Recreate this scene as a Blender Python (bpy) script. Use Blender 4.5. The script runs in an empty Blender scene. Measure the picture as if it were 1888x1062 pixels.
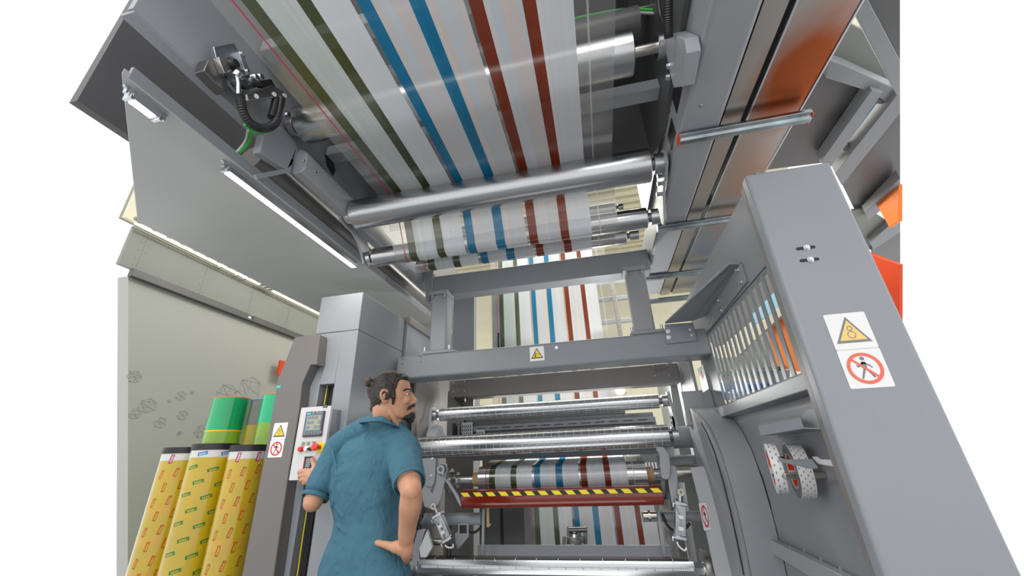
import bpy, bmesh, math, random
from mathutils import Vector, Matrix
from math import pi, sin, cos, radians, sqrt
random.seed(7)
C = bpy.context.scene.collection
SC = bpy.context.scene
# ------------------------------------------------------------------ camera
YAW, PITCH, ROLL, FPX = radians(11.36), radians(23.69), radians(-2.30), 714.0
CAM = Vector((0, 0, 1.25))
_cy, _sy, _cp, _sp, _cr, _sr = cos(YAW), sin(YAW), cos(PITCH), sin(PITCH), cos(ROLL), sin(ROLL)
_r = Vector((_cy, _sy, 0)); _f0 = Vector((-_sy, _cy, 0)); _u0 = Vector((0, 0, 1))
FWD = _f0*_cp + _u0*_sp
_u = -_f0*_sp + _u0*_cp
RGT = _r*_cr + _u*_sr
UPV = -_r*_sr + _u*_cr
cam_d = bpy.data.cameras.new('camera'); cam_o = bpy.data.objects.new('camera', cam_d); C.objects.link(cam_o)
M = Matrix((RGT, UPV, -FWD)).transposed().to_4x4(); M.translation = CAM
cam_o.matrix_world = M
cam_d.sensor_fit = 'HORIZONTAL'; cam_d.sensor_width = 36; cam_d.lens = 36*FPX/1888; cam_d.clip_start = 0.02
SC.camera = cam_o

def at(px, py, X=None, Y=None, Z=None):
    """where the sight line through a photo point meets a plane of the machine's own axes"""
    d = FWD + RGT*((px-944)/FPX) - UPV*((py-531)/FPX)
    t = X/d.x if X is not None else Y/d.y if Y is not None else (Z-CAM.z)/d.z
    return CAM + d*t
# ------------------------------------------------------------------ materials
MAT = {}
def mk(name, col, rough=.5, metal=0, bump=0, bscale=60, stretch=None, var=0, vscale=4, spec=.5, coat=0, emis=None, alpha=None, trans=0, aniso=0):
    m = bpy.data.materials.new(name); m.use_nodes = True; nt = m.node_tree; N = nt.nodes; L = nt.links
    b = N['Principled BSDF']; b.inputs['Base Color'].default_value = (*col, 1); b.inputs['Roughness'].default_value = rough
    b.inputs['Metallic'].default_value = metal; b.inputs['Specular IOR Level'].default_value = spec; b.inputs['Coat Weight'].default_value = coat
    b.inputs['Transmission Weight'].default_value = trans
    tc = N.new('ShaderNodeTexCoord')
    if emis: b.inputs['Emission Color'].default_value = (*emis[0], 1); b.inputs['Emission Strength'].default_value = emis[1]
    if var:
        n = N.new('ShaderNodeTexNoise'); n.inputs['Scale'].default_value = vscale; n.inputs['Detail'].default_value = 4
        mp = N.new('ShaderNodeMapping'); L.new(tc.outputs['Object'], mp.inputs[0]); L.new(mp.outputs[0], n.inputs[0])
        if stretch: mp.inputs['Scale'].default_value = stretch
        r = N.new('ShaderNodeValToRGB'); L.new(n.outputs[0], r.inputs[0])
        r.color_ramp.elements[0].position = .3; r.color_ramp.elements[1].position = .7
        r.color_ramp.elements[0].color = (*[max(0, c*(1-var)) for c in col], 1); r.color_ramp.elements[1].color = (*[min(1, c*(1+var)) for c in col], 1)
        L.new(r.outputs[0], b.inputs['Base Color'])
    if bump:
        n = N.new('ShaderNodeTexNoise'); n.inputs['Scale'].default_value = bscale; n.inputs['Detail'].default_value = 2
        mp = N.new('ShaderNodeMapping'); L.new(tc.outputs['Object'], mp.inputs[0]); L.new(mp.outputs[0], n.inputs[0])
        if stretch: mp.inputs['Scale'].default_value = stretch
        bp = N.new('ShaderNodeBump'); bp.inputs['Strength'].default_value = bump; bp.inputs['Distance'].default_value = .002
        L.new(n.outputs[0], bp.inputs['Height']); L.new(bp.outputs[0], b.inputs['Normal'])
    MAT[name] = m; return m
G = lambda v, t=0: (v-t*.0, v, v+t)
mk('paint_grey', (.235,.252,.275), .42, bump=.12, bscale=300, var=.04, vscale=2)
mk('paint_mid', (.30,.315,.34), .42, bump=.12, bscale=300, var=.04, vscale=2)
mk('paint_dark', (.11,.112,.115), .4, bump=.1, bscale=200, var=.1, vscale=2)
mk('paint_light', (.275,.295,.325), .38, bump=.15, bscale=350, var=.03, vscale=2)
mk('paint_white', (.62,.63,.65), .35, bump=.08, bscale=300)
mk('paint_brown', (.21,.20,.195), .42, bump=.1, bscale=300, var=.05)
mk('panel_under', (.46,.475,.48), .38, bump=.1, bscale=90, var=.05, vscale=1.2)
mk('wall_white', (.44,.455,.42), .7, var=.02, vscale=.8)
mk('fibre_grey', (.26,.275,.25), .6, var=.05, vscale=2)
mk('cream', (.72,.68,.52), .5, var=.04)
mk('cream_dark', (.30,.29,.2), .6, var=.1)
mk('alu', (.50,.51,.53), .24, 1, bump=.06, bscale=3, stretch=(1, 400, 400), var=.04, vscale=2)
mk('alu_turned', (.52,.53,.55), .27, 1, bump=.1, bscale=4, stretch=(300, 1, 1), var=.06, vscale=3)
mk('steel', (.52,.5,.46), .28, 1, var=.12, vscale=25)
mk('steel_dark', (.2,.2,.2), .35, .9, var=.1, vscale=12)
mk('galv', (.42,.45,.47), .3, 1, var=.15, vscale=14)
mk('zinc', (.62,.66,.7), .28, 1)
mk('rubber', (.015,.015,.017), .45)
mk('black', (.012,.012,.013), .5)
mk('hose', (.03,.03,.035), .3)
mk('green_wire', (.03,.45,.05), .35)
mk('white_wire', (.5,.52,.5), .4)
mk('orange', (.95,.22,.015), .4)
mk('orange_red', (.75,.07,.01), .35)
mk('blue_paint', (.02,.13,.33), .4)
mk('glass_blue', (.25,.5,.65), .25)
mk('glass_dark', (.02,.06,.07), .1)
mk('red_guard', (.17,.014,.006), .16, coat=.5, var=.08, vscale=3)
mk('yellow', (.85,.68,.02), .4)
mk('sign_yellow', (.85,.65,.05), .4); mk('sign_pale', (.86,.6,.2), .4)
mk('sign_white', (.82,.82,.82), .4); mk('sign_black', (.02,.02,.02), .4); mk('sign_grey', (.2,.21,.23), .4)
mk('sign_red', (.7,.02,.02), .4); mk('sign_salmon', (.8,.16,.1), .4)
mk('screen', (.36,.38,.30), .2); mk('screen_lcd', (.2,.23,.24), .2); mk('hmi_blue', (.10,.19,.28), .25); mk('hmi_maroon', (.09,.03,.03), .3); mk('hmi_cyan', (.05,.5,.75), .3)
mk('cardboard', (.45,.3,.15), .7)
mk('red_plastic', (.7,.03,.01), .3, coat=.4); mk('yellow_plastic', (.85,.72,.03), .3); mk('white_plastic', (.75,.75,.76), .3)
mk('cyan_tape', (.02,.6,.55), .4)
mk('lamp', (1,1,1), .5, emis=((1,.93,.82), 14)); mk('lamp_spot', (1,1,1), .5, emis=((1,.97,.9), 60)); mk('conduit_glow', (1,1,1), .5, emis=((1,1,.9), 2.2))
mk('floor_grey', (.22,.225,.23), .35, var=.06, vscale=1.5)
mk('mural_line', (.47,.485,.45), .7)
# tray of bare sheet metal with a reddish patch blended into its base colour
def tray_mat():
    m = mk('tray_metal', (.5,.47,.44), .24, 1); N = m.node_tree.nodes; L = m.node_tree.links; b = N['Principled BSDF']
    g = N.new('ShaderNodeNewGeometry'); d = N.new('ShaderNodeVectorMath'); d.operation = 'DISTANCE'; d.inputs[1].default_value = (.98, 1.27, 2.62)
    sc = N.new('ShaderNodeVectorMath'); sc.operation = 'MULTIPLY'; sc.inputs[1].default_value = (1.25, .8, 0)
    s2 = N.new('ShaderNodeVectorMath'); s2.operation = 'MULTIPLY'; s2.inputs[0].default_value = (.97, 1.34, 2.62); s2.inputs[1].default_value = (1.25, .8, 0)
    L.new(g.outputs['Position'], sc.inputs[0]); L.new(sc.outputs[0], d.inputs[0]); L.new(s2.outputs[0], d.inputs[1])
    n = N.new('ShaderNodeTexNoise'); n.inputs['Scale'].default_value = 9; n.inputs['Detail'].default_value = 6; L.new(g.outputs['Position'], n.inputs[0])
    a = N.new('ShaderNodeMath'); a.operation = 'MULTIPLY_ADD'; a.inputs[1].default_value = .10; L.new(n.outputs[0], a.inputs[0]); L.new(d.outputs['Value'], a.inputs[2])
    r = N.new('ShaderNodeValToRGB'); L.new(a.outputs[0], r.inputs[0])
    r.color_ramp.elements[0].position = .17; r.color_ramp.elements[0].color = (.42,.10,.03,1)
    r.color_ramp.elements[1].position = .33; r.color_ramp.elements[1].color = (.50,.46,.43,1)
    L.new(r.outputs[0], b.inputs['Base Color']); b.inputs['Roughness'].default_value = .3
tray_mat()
# printed film: uv.x = across the web (m), uv.y = along the web (m)
def film_mat(name, cols, transp, streak=.5, rough=.28, gloss=.12):
    m = bpy.data.materials.new(name); m.use_nodes = True; nt = m.node_tree; N = nt.nodes; L = nt.links; N.clear()
    out = N.new('ShaderNodeOutputMaterial'); uv = N.new('ShaderNodeUVMap')
    mp = N.new('ShaderNodeMapping'); mp.inputs['Scale'].default_value = (15, .2, 1); L.new(uv.outputs[0], mp.inputs[0])
    n = N.new('ShaderNodeTexNoise'); n.inputs['Scale'].default_value = 1; n.inputs['Detail'].default_value = 4; n.inputs['Roughness'].default_value = .5; L.new(mp.outputs[0], n.inputs[0])
    r = N.new('ShaderNodeValToRGB'); L.new(n.outputs[0], r.inputs[0]); els = r.color_ramp.elements
    els[0].position = .28; els[0].color = (*cols[0], 1); els[1].position = .72; els[1].color = (*cols[-1], 1)
    for k, c in enumerate(cols[1:-1]):
        e = els.new(.28+.44*(k+1)/(len(cols)-1)); e.color = (*c, 1)
    df = N.new('ShaderNodeBsdfDiffuse'); tl = N.new('ShaderNodeBsdfTranslucent'); gl = N.new('ShaderNodeBsdfGlossy'); tr = N.new('ShaderNodeBsdfTransparent')
    gl.inputs['Roughness'].default_value = rough
    L.new(r.outputs[0], df.inputs[0]); L.new(r.outputs[0], tl.inputs[0])
    m1 = N.new('ShaderNodeMixShader'); m1.inputs[0].default_value = .35; L.new(df.outputs[0], m1.inputs[1]); L.new(tl.outputs[0], m1.inputs[2])
    m2 = N.new('ShaderNodeMixShader'); m2.inputs[0].default_value = transp; L.new(m1.outputs[0], m2.inputs[1]); L.new(tr.outputs[0], m2.inputs[2])
    m3 = N.new('ShaderNodeMixShader'); m3.inputs[0].default_value = gloss; L.new(m2.outputs[0], m3.inputs[1]); L.new(gl.outputs[0], m3.inputs[2])
    L.new(m3.outputs[0], out.inputs[0]); MAT[name] = m
    if transp > .6: tr.inputs[0].default_value = (*cols[0], 1)
    return m
W = (.62,.65,.69)
mk('engraving',(.6,.6,.6),.4)
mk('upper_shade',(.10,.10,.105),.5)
film_mat('film_clear', [(.88,.88,.86), (.9,.9,.88)], .86, gloss=.14, rough=.12)
film_mat('film_green', [(.055,.075,.02), (.07,.09,.03)], .12, gloss=.10, rough=.2)
film_mat('film_blue', [(.005,.17,.34), (.01,.22,.42)], .04, gloss=.07, rough=.2)
film_mat('film_red', [(.19,.022,.006), (.26,.04,.008)], .05, gloss=.06, rough=.2)
film_mat('film_white_cool', [(.56,.68,.76), (.70,.77,.80), (.62,.70,.68), (.80,.82,.84)], .06, gloss=.08)
film_mat('film_white_warm', [(.74,.63,.62), (.78,.77,.78), (.66,.73,.79), (.77,.68,.64), (.80,.82,.84)], .06, gloss=.08)
film_mat('film_white', [(.84,.86,.90), (.78,.81,.86), (.90,.91,.93)], .06, gloss=.08)
film_mat('film_line', [(.55,.02,.06), (.6,.02,.12)], .05)
film_mat('film_haze', [(.8,.8,.8), (.85,.85,.85)], .45, gloss=.1)
# ------------------------------------------------------------------ mesh builder
ORG = {}
class MB:
    def __init__(s): s.v = []; s.f = []; s.mi = []; s.uv = {}
    def face(s, idx, mi=0): s.f.append(tuple(idx)); s.mi.append(mi)
    def add(s, vs, fs, mi=0):
        o = len(s.v); s.v += [Vector(v) for v in vs]
        for f in fs: s.face([o+i for i in f], mi)
        return s
    def box(s, lo, hi, mi=0):
        x0,y0,z0 = lo; x1,y1,z1 = hi
        return s.add([(x0,y0,z0),(x1,y0,z0),(x1,y1,z0),(x0,y1,z0),(x0,y0,z1),(x1,y0,z1),(x1,y1,z1),(x0,y1,z1)],
                     [(0,3,2,1),(4,5,6,7),(0,1,5,4),(1,2,6,5),(2,3,7,6),(3,0,4,7)], mi)
    def prism(s, pts, d, mi=0):
        """pts: planar loop of 3D points, d: extrusion vector"""
        n = len(pts); d = Vector(d); a = [Vector(p) for p in pts]; b = [p+d for p in a]
        nrm = Vector((0,0,0))
        for i in range(n): nrm += a[i].cross(a[(i+1) % n])
        if nrm.dot(d) > 0: a.reverse(); b.reverse()
        return s.add(a+b, [tuple(range(n)), tuple(range(2*n-1, n-1, -1))] + [(i, i+n, (i+1) % n+n, (i+1) % n) for i in range(n)], mi)
    def lathe(s, p0, p1, prof, n=40, mi=0, cap=True):
        """prof: [(t 0..L in m along axis, r)]"""
        p0 = Vector(p0); ax = (Vector(p1)-p0).normalized(); u = ax.orthogonal().normalized(); w = ax.cross(u)
        vs = []
        for t, r in prof:
            for k in range(n):
                a = 2*pi*k/n; vs.append(p0+ax*t+(u*cos(a)+w*sin(a))*r)
        fs = []
        for i in range(len(prof)-1):
            for k in range(n): fs.append((i*n+k, i*n+(k+1) % n, (i+1)*n+(k+1) % n, (i+1)*n+k))
        if cap: fs.append(tuple(range(n-1, -1, -1))); fs.append(tuple((len(prof)-1)*n+k for k in range(n)))
        return s.add(vs, fs, mi)
    def cyl(s, p0, p1, r, n=32, mi=0, bev=0):
        L_ = (Vector(p1)-Vector(p0)).length
        pr = [(0, r), (L_, r)] if not bev else [(0, r-bev), (bev, r), (L_-bev, r), (L_, r-bev)]
        return s.lathe(p0, p1, pr, n, mi)
    def ring(s, p0, p1, r0, r1, n=40, mi=0):
        L_ = (Vector(p1)-Vector(p0)).length
        return s.lathe(p0, p1, [(0, r0), (0, r1), (L_, r1), (L_, r0), (0, r0)], n, mi, cap=False)
    def tube(s, path, r, n=10, mi=0, corr=0):
        path = [Vector(p) for p in path]; up = None; vs = []; fs = []
        for i, p in enumerate(path):
            t = (path[min(i+1, len(path)-1)]-path[max(i-1, 0)]).normalized()
            if up is None: up = t.orthogonal().normalized()
            up = (up - t*up.dot(t)).normalized(); w = t.cross(up)
            rr = (r[i] if isinstance(r, (list, tuple)) else r)*(1+(corr if i % 2 else 0))
            for k in range(n): a = 2*pi*k/n; vs.append(p+(up*cos(a)+w*sin(a))*rr)
        for i in range(len(path)-1):
            for k in range(n): fs.append((i*n+k, i*n+(k+1) % n, (i+1)*n+(k+1) % n, (i+1)*n+k))
        fs.append(tuple(range(n-1, -1, -1))); fs.append(tuple((len(path)-1)*n+k for k in range(n)))
        return s.add(vs, fs, mi)
    def bolt(s, p, d, r=.008, h=.006, mi=0):
        d = Vector(d).normalized(); p = Vector(p)
        s.cyl(p, p+d*.0015, r*1.35, 16, mi); s.cyl(p+d*.0015, p+d*h, r, 6, mi); return s
    def build(s, name, mats, parent=None, bevel=0, seg=2, smooth=40, loc=None, rnd=None):
        org = ORG.get(parent.name, Vector()) if parent else Vector(loc or (0,0,0))
        me = bpy.data.meshes.new(name)
        if rnd: rnd(s.v)
        me.from_pydata([tuple(v-org) for v in s.v], [], s.f)
        mats = mats if isinstance(mats, (list, tuple)) else [mats]
        for m in mats: me.materials.append(MAT[m] if isinstance(m, str) else m)
        for p, i in zip(me.polygons, s.mi): p.material_index = min(i, len(mats)-1)
        if smooth:
            for p in me.polygons: p.use_smooth = True
            me.set_sharp_from_angle(angle=radians(smooth))
        o = bpy.data.objects.new(name, me); C.objects.link(o)
        if parent: o.parent = parent
        else: o.location = org
        ORG[o.name] = org
        if bevel:
            b = o.modifiers.new('bevel', 'BEVEL'); b.width = bevel; b.segments = seg; b.limit_method = 'ANGLE'; b.angle_limit = radians(40); b.harden_normals = False
        return o
def tag(o, label=None, cat=None, group=None, kind=None):
    if label: o['label'] = label
    if cat: o['category'] = cat
    if group: o['group'] = group
    if kind: o['kind'] = kind
    return o
def thing(name, loc, label, cat, group=None):
    o = bpy.data.objects.new(name, None); C.objects.link(o); o.location = loc; o.empty_display_size = .05
    ORG[o.name] = Vector(loc); return tag(o, label, cat, group)
def struct(o): o['kind'] = 'structure'; return o
def V(*a): return Vector(a)
def spline(pts, n=8):
    pts = [Vector(p) for p in pts]; out = []
    for i in range(len(pts)-1):
        p0 = pts[max(i-1, 0)]; p1 = pts[i]; p2 = pts[i+1]; p3 = pts[min(i+2, len(pts)-1)]
        for k in range(n):
            t = k/n
            out.append(.5*((2*p1)+(-p0+p2)*t+(2*p0-5*p1+4*p2-p3)*t*t+(-p0+3*p1-3*p2+p3)*t**3))
    out.append(pts[-1]); return out
def text_mesh(txt, size, bold=.0):
    """lettering as a flat mesh centred on the origin in the xy plane -> (verts, faces)"""
    cu = bpy.data.curves.new('lettering', 'FONT'); cu.body = txt; cu.size = size; cu.align_x = 'CENTER'; cu.align_y = 'CENTER'; cu.offset = bold; cu.resolution_u = 3
    ob = bpy.data.objects.new('lettering', cu); C.objects.link(ob)
    dg = bpy.context.evaluated_depsgraph_get(); dg.update()
    me = bpy.data.meshes.new_from_object(ob.evaluated_get(dg))
    r = ([v.co.copy() for v in me.vertices], [tuple(p.vertices) for p in me.polygons])
    bpy.data.objects.remove(ob); bpy.data.curves.remove(cu); bpy.data.meshes.remove(me); return r
_TX = {}
def text(mb, txt, size, o, ex, ey, mi=0, bold=0.0):
    k = (txt, size, bold)
    if k not in _TX: _TX[k] = text_mesh(txt, size, bold)
    vs, fs = _TX[k]; o = Vector(o); mb.add([o+ex*v.x+ey*v.y for v in vs], fs, mi)
# flat marks drawn on a surface frame (o, ex, ey)
def disc(mb, o, ex, ey, cx, cy, r0, r1, mi, n=40, lift=0):
    nz = ex.cross(ey)*lift; vs = []; fs = []
    for k in range(n):
        a = 2*pi*k/n
        vs.append(o+nz+ex*(cx+r0*cos(a))+ey*(cy+r0*sin(a))); vs.append(o+nz+ex*(cx+r1*cos(a))+ey*(cy+r1*sin(a)))
    for k in range(n): j = (k+1) % n; fs.append((2*k, 2*k+1, 2*j+1, 2*j))
    mb.add(vs, fs, mi)
def poly(mb, o, ex, ey, pts, mi, lift=0):
    nz = ex.cross(ey)*lift; mb.add([o+nz+ex*x+ey*y for x, y in pts], [tuple(range(len(pts)))], mi)
def stroke(mb, o, ex, ey, a, b, w, mi, lift=0):
    a = Vector(a); b = Vector(b); d = (b-a).normalized(); n = Vector((-d.y, d.x))*w/2
    poly(mb, o, ex, ey, [tuple(a-n), tuple(b-n), tuple(b+n), tuple(a+n)], mi, lift)
def rrect(x0, y0, x1, y1, r, n=4):
    out = []
    for cx, cy, a0 in ((x1-r, y1-r, 0), (x0+r, y1-r, 90), (x0+r, y0+r, 180), (x1-r, y0+r, 270)):
        for k in range(n+1): a = radians(a0+90*k/n); out.append((cx+r*cos(a), cy+r*sin(a)))
    return out
def walker(mb, o, ex, ey, cx, cy, s, mi, lift):
    P = lambda x, y: (cx+x*s, cy+y*s)
    disc(mb, o, ex, ey, *P(.02, .62), 0, .13*s, mi, 16, lift)
    for a, b, w in (((0,.42),(0,-.02),.26), ((0,.36),(-.34,.1),.1), ((-.34,.1),(-.42,.22),.08), ((0,.36),(.32,.14),.1), ((.32,.14),(.42,0),.08),
                    ((-.02,0),(-.2,-.36),.13), ((-.2,-.36),(-.34,-.66),.11), ((.02,0),(.22,-.3),.13), ((.22,-.3),(.36,-.62),.11)):
        stroke(mb, o, ex, ey, P(*a), P(*b), w*s, mi, lift)
def sign_tri(mb, o, ex, ey, cx, cy, s, kind='rolls', cols=(0, 1, 2)):
    w, y, k = cols
    poly(mb, o, ex, ey, rrect(cx-s*.62, cy-s*.62, cx+s*.62, cy+s*.62, s*.05), w, .0004)
    T = lambda q, dy=0: [(cx-q, cy-q*.78+dy), (cx+q, cy-q*.78+dy), (cx, cy+q*.95+dy)]
    poly(mb, o, ex, ey, T(s*.52), k, .0008); poly(mb, o, ex, ey, T(s*.40, -.01*s), y, .0012)
    if kind == 'rolls':
        disc(mb, o, ex, ey, cx+.0*s, cy-.14*s, .10*s, .125*s, k, 24, .0016); disc(mb, o, ex, ey, cx, cy+.08*s, .06*s, .085*s, k, 20, .0016)
    else:
        stroke(mb, o, ex, ey, (cx-.17*s, cy-.27*s), (cx-.12*s, cy+.02*s), .08*s, k, .0016); disc(mb, o, ex, ey, cx-.13*s, cy+.07*s, 0, .04*s, k, 10, .0016)
        stroke(mb, o, ex, ey, (cx-.14*s, cy-.05*s), (cx+.04*s, cy-.02*s), .03*s, k, .0016); stroke(mb, o, ex, ey, (cx-.25*s, cy-.27*s), (cx-.05*s, cy-.27*s), .04*s, k, .0016)
        disc(mb, o, ex, ey, cx+.13*s, cy-.08*s, .04*s, .06*s, k, 16, .0016); disc(mb, o, ex, ey, cx+.13*s, cy-.08*s, .0, .02*s, k, 12, .0016)
def sign_no(mb, o, ex, ey, cx, cy, s, cols=(0, 1, 2)):
    w, red, k = cols
    poly(mb, o, ex, ey, rrect(cx-s*.62, cy-s*.62, cx+s*.62, cy+s*.62, s*.05), w, .0004)
    walker(mb, o, ex, ey, cx, cy, s*.5, k, .0008)
    disc(mb, o, ex, ey, cx, cy, s*.40, s*.50, red, 48, .0014); stroke(mb, o, ex, ey, (cx-.31*s, cy+.31*s), (cx+.31*s, cy-.31*s), .075*s, red, .0012)
# ------------------------------------------------------------------ setting
struct(MB().box((-4.1,-1.5,-.1),(3.2,9,0)).build('floor','floor_grey'))
struct(MB().prism([V(-4,3.30,0),V(-4,8.9,0),V(-4,8.9,2.88),V(-4,2.36,2.88)],V(-.12,0,0)).build('wall_left','wall_white'))
struct(MB().box((-3.98,8.8,0),(4,8.95,6)).build('wall_back','cream'))
mb = MB().box((-4.1,3.6,5.62),(3.6,8.95,5.7))
for i in range(24): mb.box((-4.1,3.6+i*.22,5.55),(3.6,3.70+i*.22,5.62))
struct(mb.build('ceiling','cream'))
# band over the wall: kerb, fixing boards, rails
mb = MB().box((-4.0,2.35,2.875),(-3.95,3.62,2.95)).box((-4.0,3.62,2.875),(-3.95,3.70,2.90)).box((-4.0,3.70,2.875),(-3.95,5.6,2.95))
struct(mb.build('trim_1','paint_dark', bevel=.004))
mb = MB().box((-4.02,2.25,2.95),(-3.985,5.6,3.34))
for k in range(6):
    y = 2.38+k*.62
    mb.box((-3.986,y,2.95),(-3.9845,y+.004,3.33),1)
    for z in (2.99,3.06,3.14,3.22,3.29):
        for dy in (-.03,.03): mb.cyl((-3.986,y+dy,z),(-3.983,y+dy,z),.004,8,1)
    for dy in (.2,.4):
        for z in (2.98,3.28): mb.cyl((-3.986,y+dy,z),(-3.983,y+dy,z),.004,8,1)
struct(mb.build('trim_2',['fibre_grey','paint_dark']))
# corrugated strip above
mb = MB().box((-4.1,2.18,3.40),(-4.06,5.6,3.9),1)
y = 2.18
while y < 5.5: mb.box((-4.06,y,3.40),(-4.02,y+.09,3.9)); y += .14
struct(mb.build('trim_3',['cream','cream_dark']))
t = thing('conduit_rail',(-3.95,3.5,3.3),'long pale conduit tube with clips running above the dotted grey boards','conduit')
mb = MB().cyl((-3.94,2.22,3.345),(-3.94,3.66,3.345),.012,16).cyl((-3.94,3.86,3.345),(-3.94,5.5,3.345),.012,16); mb.build('tube','conduit_glow',t)  # conduit given emission to look bright; it is no lamp
MB().cyl((-3.93,2.2,3.385),(-3.93,5.5,3.385),.02,14).cyl((-3.955,2.22,3.31),(-3.955,5.5,3.31),.008,10).build('cable_tray','cream_dark',t)
for y in (3.10,3.32,3.42): MB().box((-3.965,y,3.32),(-3.915,y+.02,3.385)).build('clip','white_plastic',t)
mb = MB()
for k in range(9): mb.cyl((-3.95,3.64+k*.024,3.33+.012*(k%3)),(-3.90,3.66+k*.024,3.36),.010,8)
mb.build('cable_joint','steel',t)
# ---- pale polyhedra drawn on the wall: each a countable drawing
def drawing(cx, cy, r, n, rot, label, inner=True, seed=0):
    c = at(cx, cy, X=-3.998); s = (at(cx+r, cy, X=-3.998)-c).length*.9
    rnd = random.Random(seed); P = [V(-3.998, c.y+s*cos(rot+2*pi*k/n)*rnd.uniform(.9,1.05), c.z+s*.8*sin(rot+2*pi*k/n)*rnd.uniform(.9,1.08)) for k in range(n)]
    q = V(-3.998, c.y+s*rnd.uniform(-.12,.12), c.z+s*rnd.uniform(-.12,.12)); mb = MB(); w = .0024 if r > 9 else .0018
    def ln(a, b):
        d = (b-a).normalized(); nn = V(0,-d.z,d.y)*w; mb.prism([a-nn, b-nn, b+nn, a+nn], V(.0015,0,0))
    for k in range(n): ln(P[k], P[(k+1) % n])
    if inner:
        for k in range(n): ln(P[k], q)
    if n >= 6 and r > 14: ln(P[0], P[2]); ln(P[2], P[4]); ln(P[4], P[0])
    o = mb.build('wall_drawing','mural_line', loc=c, smooth=0)
    return tag(o, label, 'wall drawing', 'pale polyhedron line drawings on the white wall')
for i, a in enumerate([(247,694,17,6,.2,'large line polyhedron cut by the left edge of the wall, highest on the left'),
    (273,747,20,6,.5,'broad faint polyhedron drawing low on the far left of the wall'),
    (249,763,13,6,.1,'small polyhedron drawing below and left of the broad faint one'),
    (334,729,11,6,.5,'small hexagonal drawing upper of the pair left of the green rolls'),
    (337,765,12,6,.3,'small hexagonal drawing lower of the pair left of the green rolls'),
    (296,779,13,6,.8,'hexagonal drawing just above the leftmost yellow roll'),
    (312,739,4,5,.4,'tiny drawn shape left of the upper small hexagon'),
    (354.5,724,4,5,.2,'tiny drawn shape right of the upper small hexagon'),
    (419,726,22,7,.4,'polyhedron drawing rising behind the tallest left green roll'),
    (461,714,24,6,.5,'tallest faint polyhedron drawing between the two green rolls'),
    (372,795,16,6,.2,'polyhedron drawing partly hidden behind the left green roll'),
    (331,798,5,5,.3,'tiny faint drawn shape above the gap between the yellow rolls')]):
    drawing(*a, seed=i+3)
# ---- overhead walkway underside with its two tube lamps
mb = MB().prism([V(-1.50,.64,2.54),V(-1.50,3.95,2.54),V(-2.40,3.95,2.54),V(-2.40,1.36,2.54)], V(0,0,.03))
o = tag(mb.build('overhead_panel','panel_under', bevel=.003), 'smooth pale grey overhead panel carrying the tube lamps on the left', 'panel')
lip = MB().box((-1.512,.66,2.545),(-1.498,2.02,2.60)).box((-1.512,2.024,2.545),(-1.498,3.95,2.60)); ORG[o.name] = Vector((0,0,0)); lip.build('edge_lip','paint_light',o,bevel=.002)
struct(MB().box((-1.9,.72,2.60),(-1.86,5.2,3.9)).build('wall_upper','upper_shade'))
def tube_lamp(y0, y1, label, e0=True):
    t = thing('tube_lamp',(-1.535,y0,2.50),label,'lamp','tube lamps under the overhead panel')
    x = -1.535
    MB().prism([V(x-.018,y0,2.498),V(x+.018,y0,2.498),V(x+.022,y0,2.520),V(x+.010,y0,2.530),V(x-.010,y0,2.530),V(x-.022,y0,2.520)],V(0,y1-y0,0)).build('housing','alu_turned',t,bevel=.001)
    MB().box((x-.014,y0+.012,2.493),(x+.014,y1-.012,2.4985)).build('diffuser','lamp',t,bevel=.002)
    for y in (y0,y1):
        MB().box((x-.019,y-.004,2.492),(x+.019,y+.008,2.528)).build('end_cap','zinc',t,bevel=.001)
        d = -1 if y == y0 else 1
        MB().box((x-.008,y+d*.006-.003,2.51),(x+.008,y+d*.02+.003,2.538)).bolt((x,y+d*.02,2.536),(0,0,-1),.006,.006).build('clip','zinc',t,bevel=.001)
    l = bpy.data.lights.new('tube_light','AREA'); l.shape = 'RECTANGLE'; l.size = .03; l.size_y = y1-y0-.03; l.energy = 7; l.color = (1,.94,.84)
    lo = bpy.data.objects.new('tube_light', l); C.objects.link(lo); lo.location = (x,(y0+y1)/2,2.489)
tube_lamp(1.10, 2.12, 'glowing tube lamp in full view under the overhead panel')
tube_lamp(.70, .80, 'end of a second glowing tube lamp nearer the camera, cut by the photo edge')
# ---- rolls of film standing by the wall
film_mat('yellow_film',[(.72,.50,.02),(.80,.62,.03),(.74,.58,.02)],.05,gloss=.12,rough=.12)
mk('roll_green',(.005,.36,.13),.12,coat=.5,var=.2,vscale=3); mk('roll_lime',(.22,.42,.03),.15,coat=.4,var=.15,vscale=6); mk('roll_mint',(.0,.5,.22),.12,coat=.5)
mk('roll_slate',(.12,.12,.10),.2,coat=.5,var=.4,vscale=20,stretch=(1,1,.1)); mk('roll_yellow',(.52,.37,.012),.10,coat=.6,var=.12,vscale=5,stretch=(1,1,.3))
mk('roll_amber',(.55,.34,.015),.12,coat=.6); mk('print_green',(.02,.16,.03),.4); mk('print_rust',(.42,.10,.0),.4); mk('print_blue',(.02,.2,.5),.4); mk('print_plum',(.4,.02,.14),.4); mk('olive',(.33,.27,.0),.2,coat=.4); mk('rim_orange',(.75,.22,.05),.4); mk('rim_blue',(.02,.12,.4),.4); mk('pale_film',(.62,.62,.6),.2,coat=.5)
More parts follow.
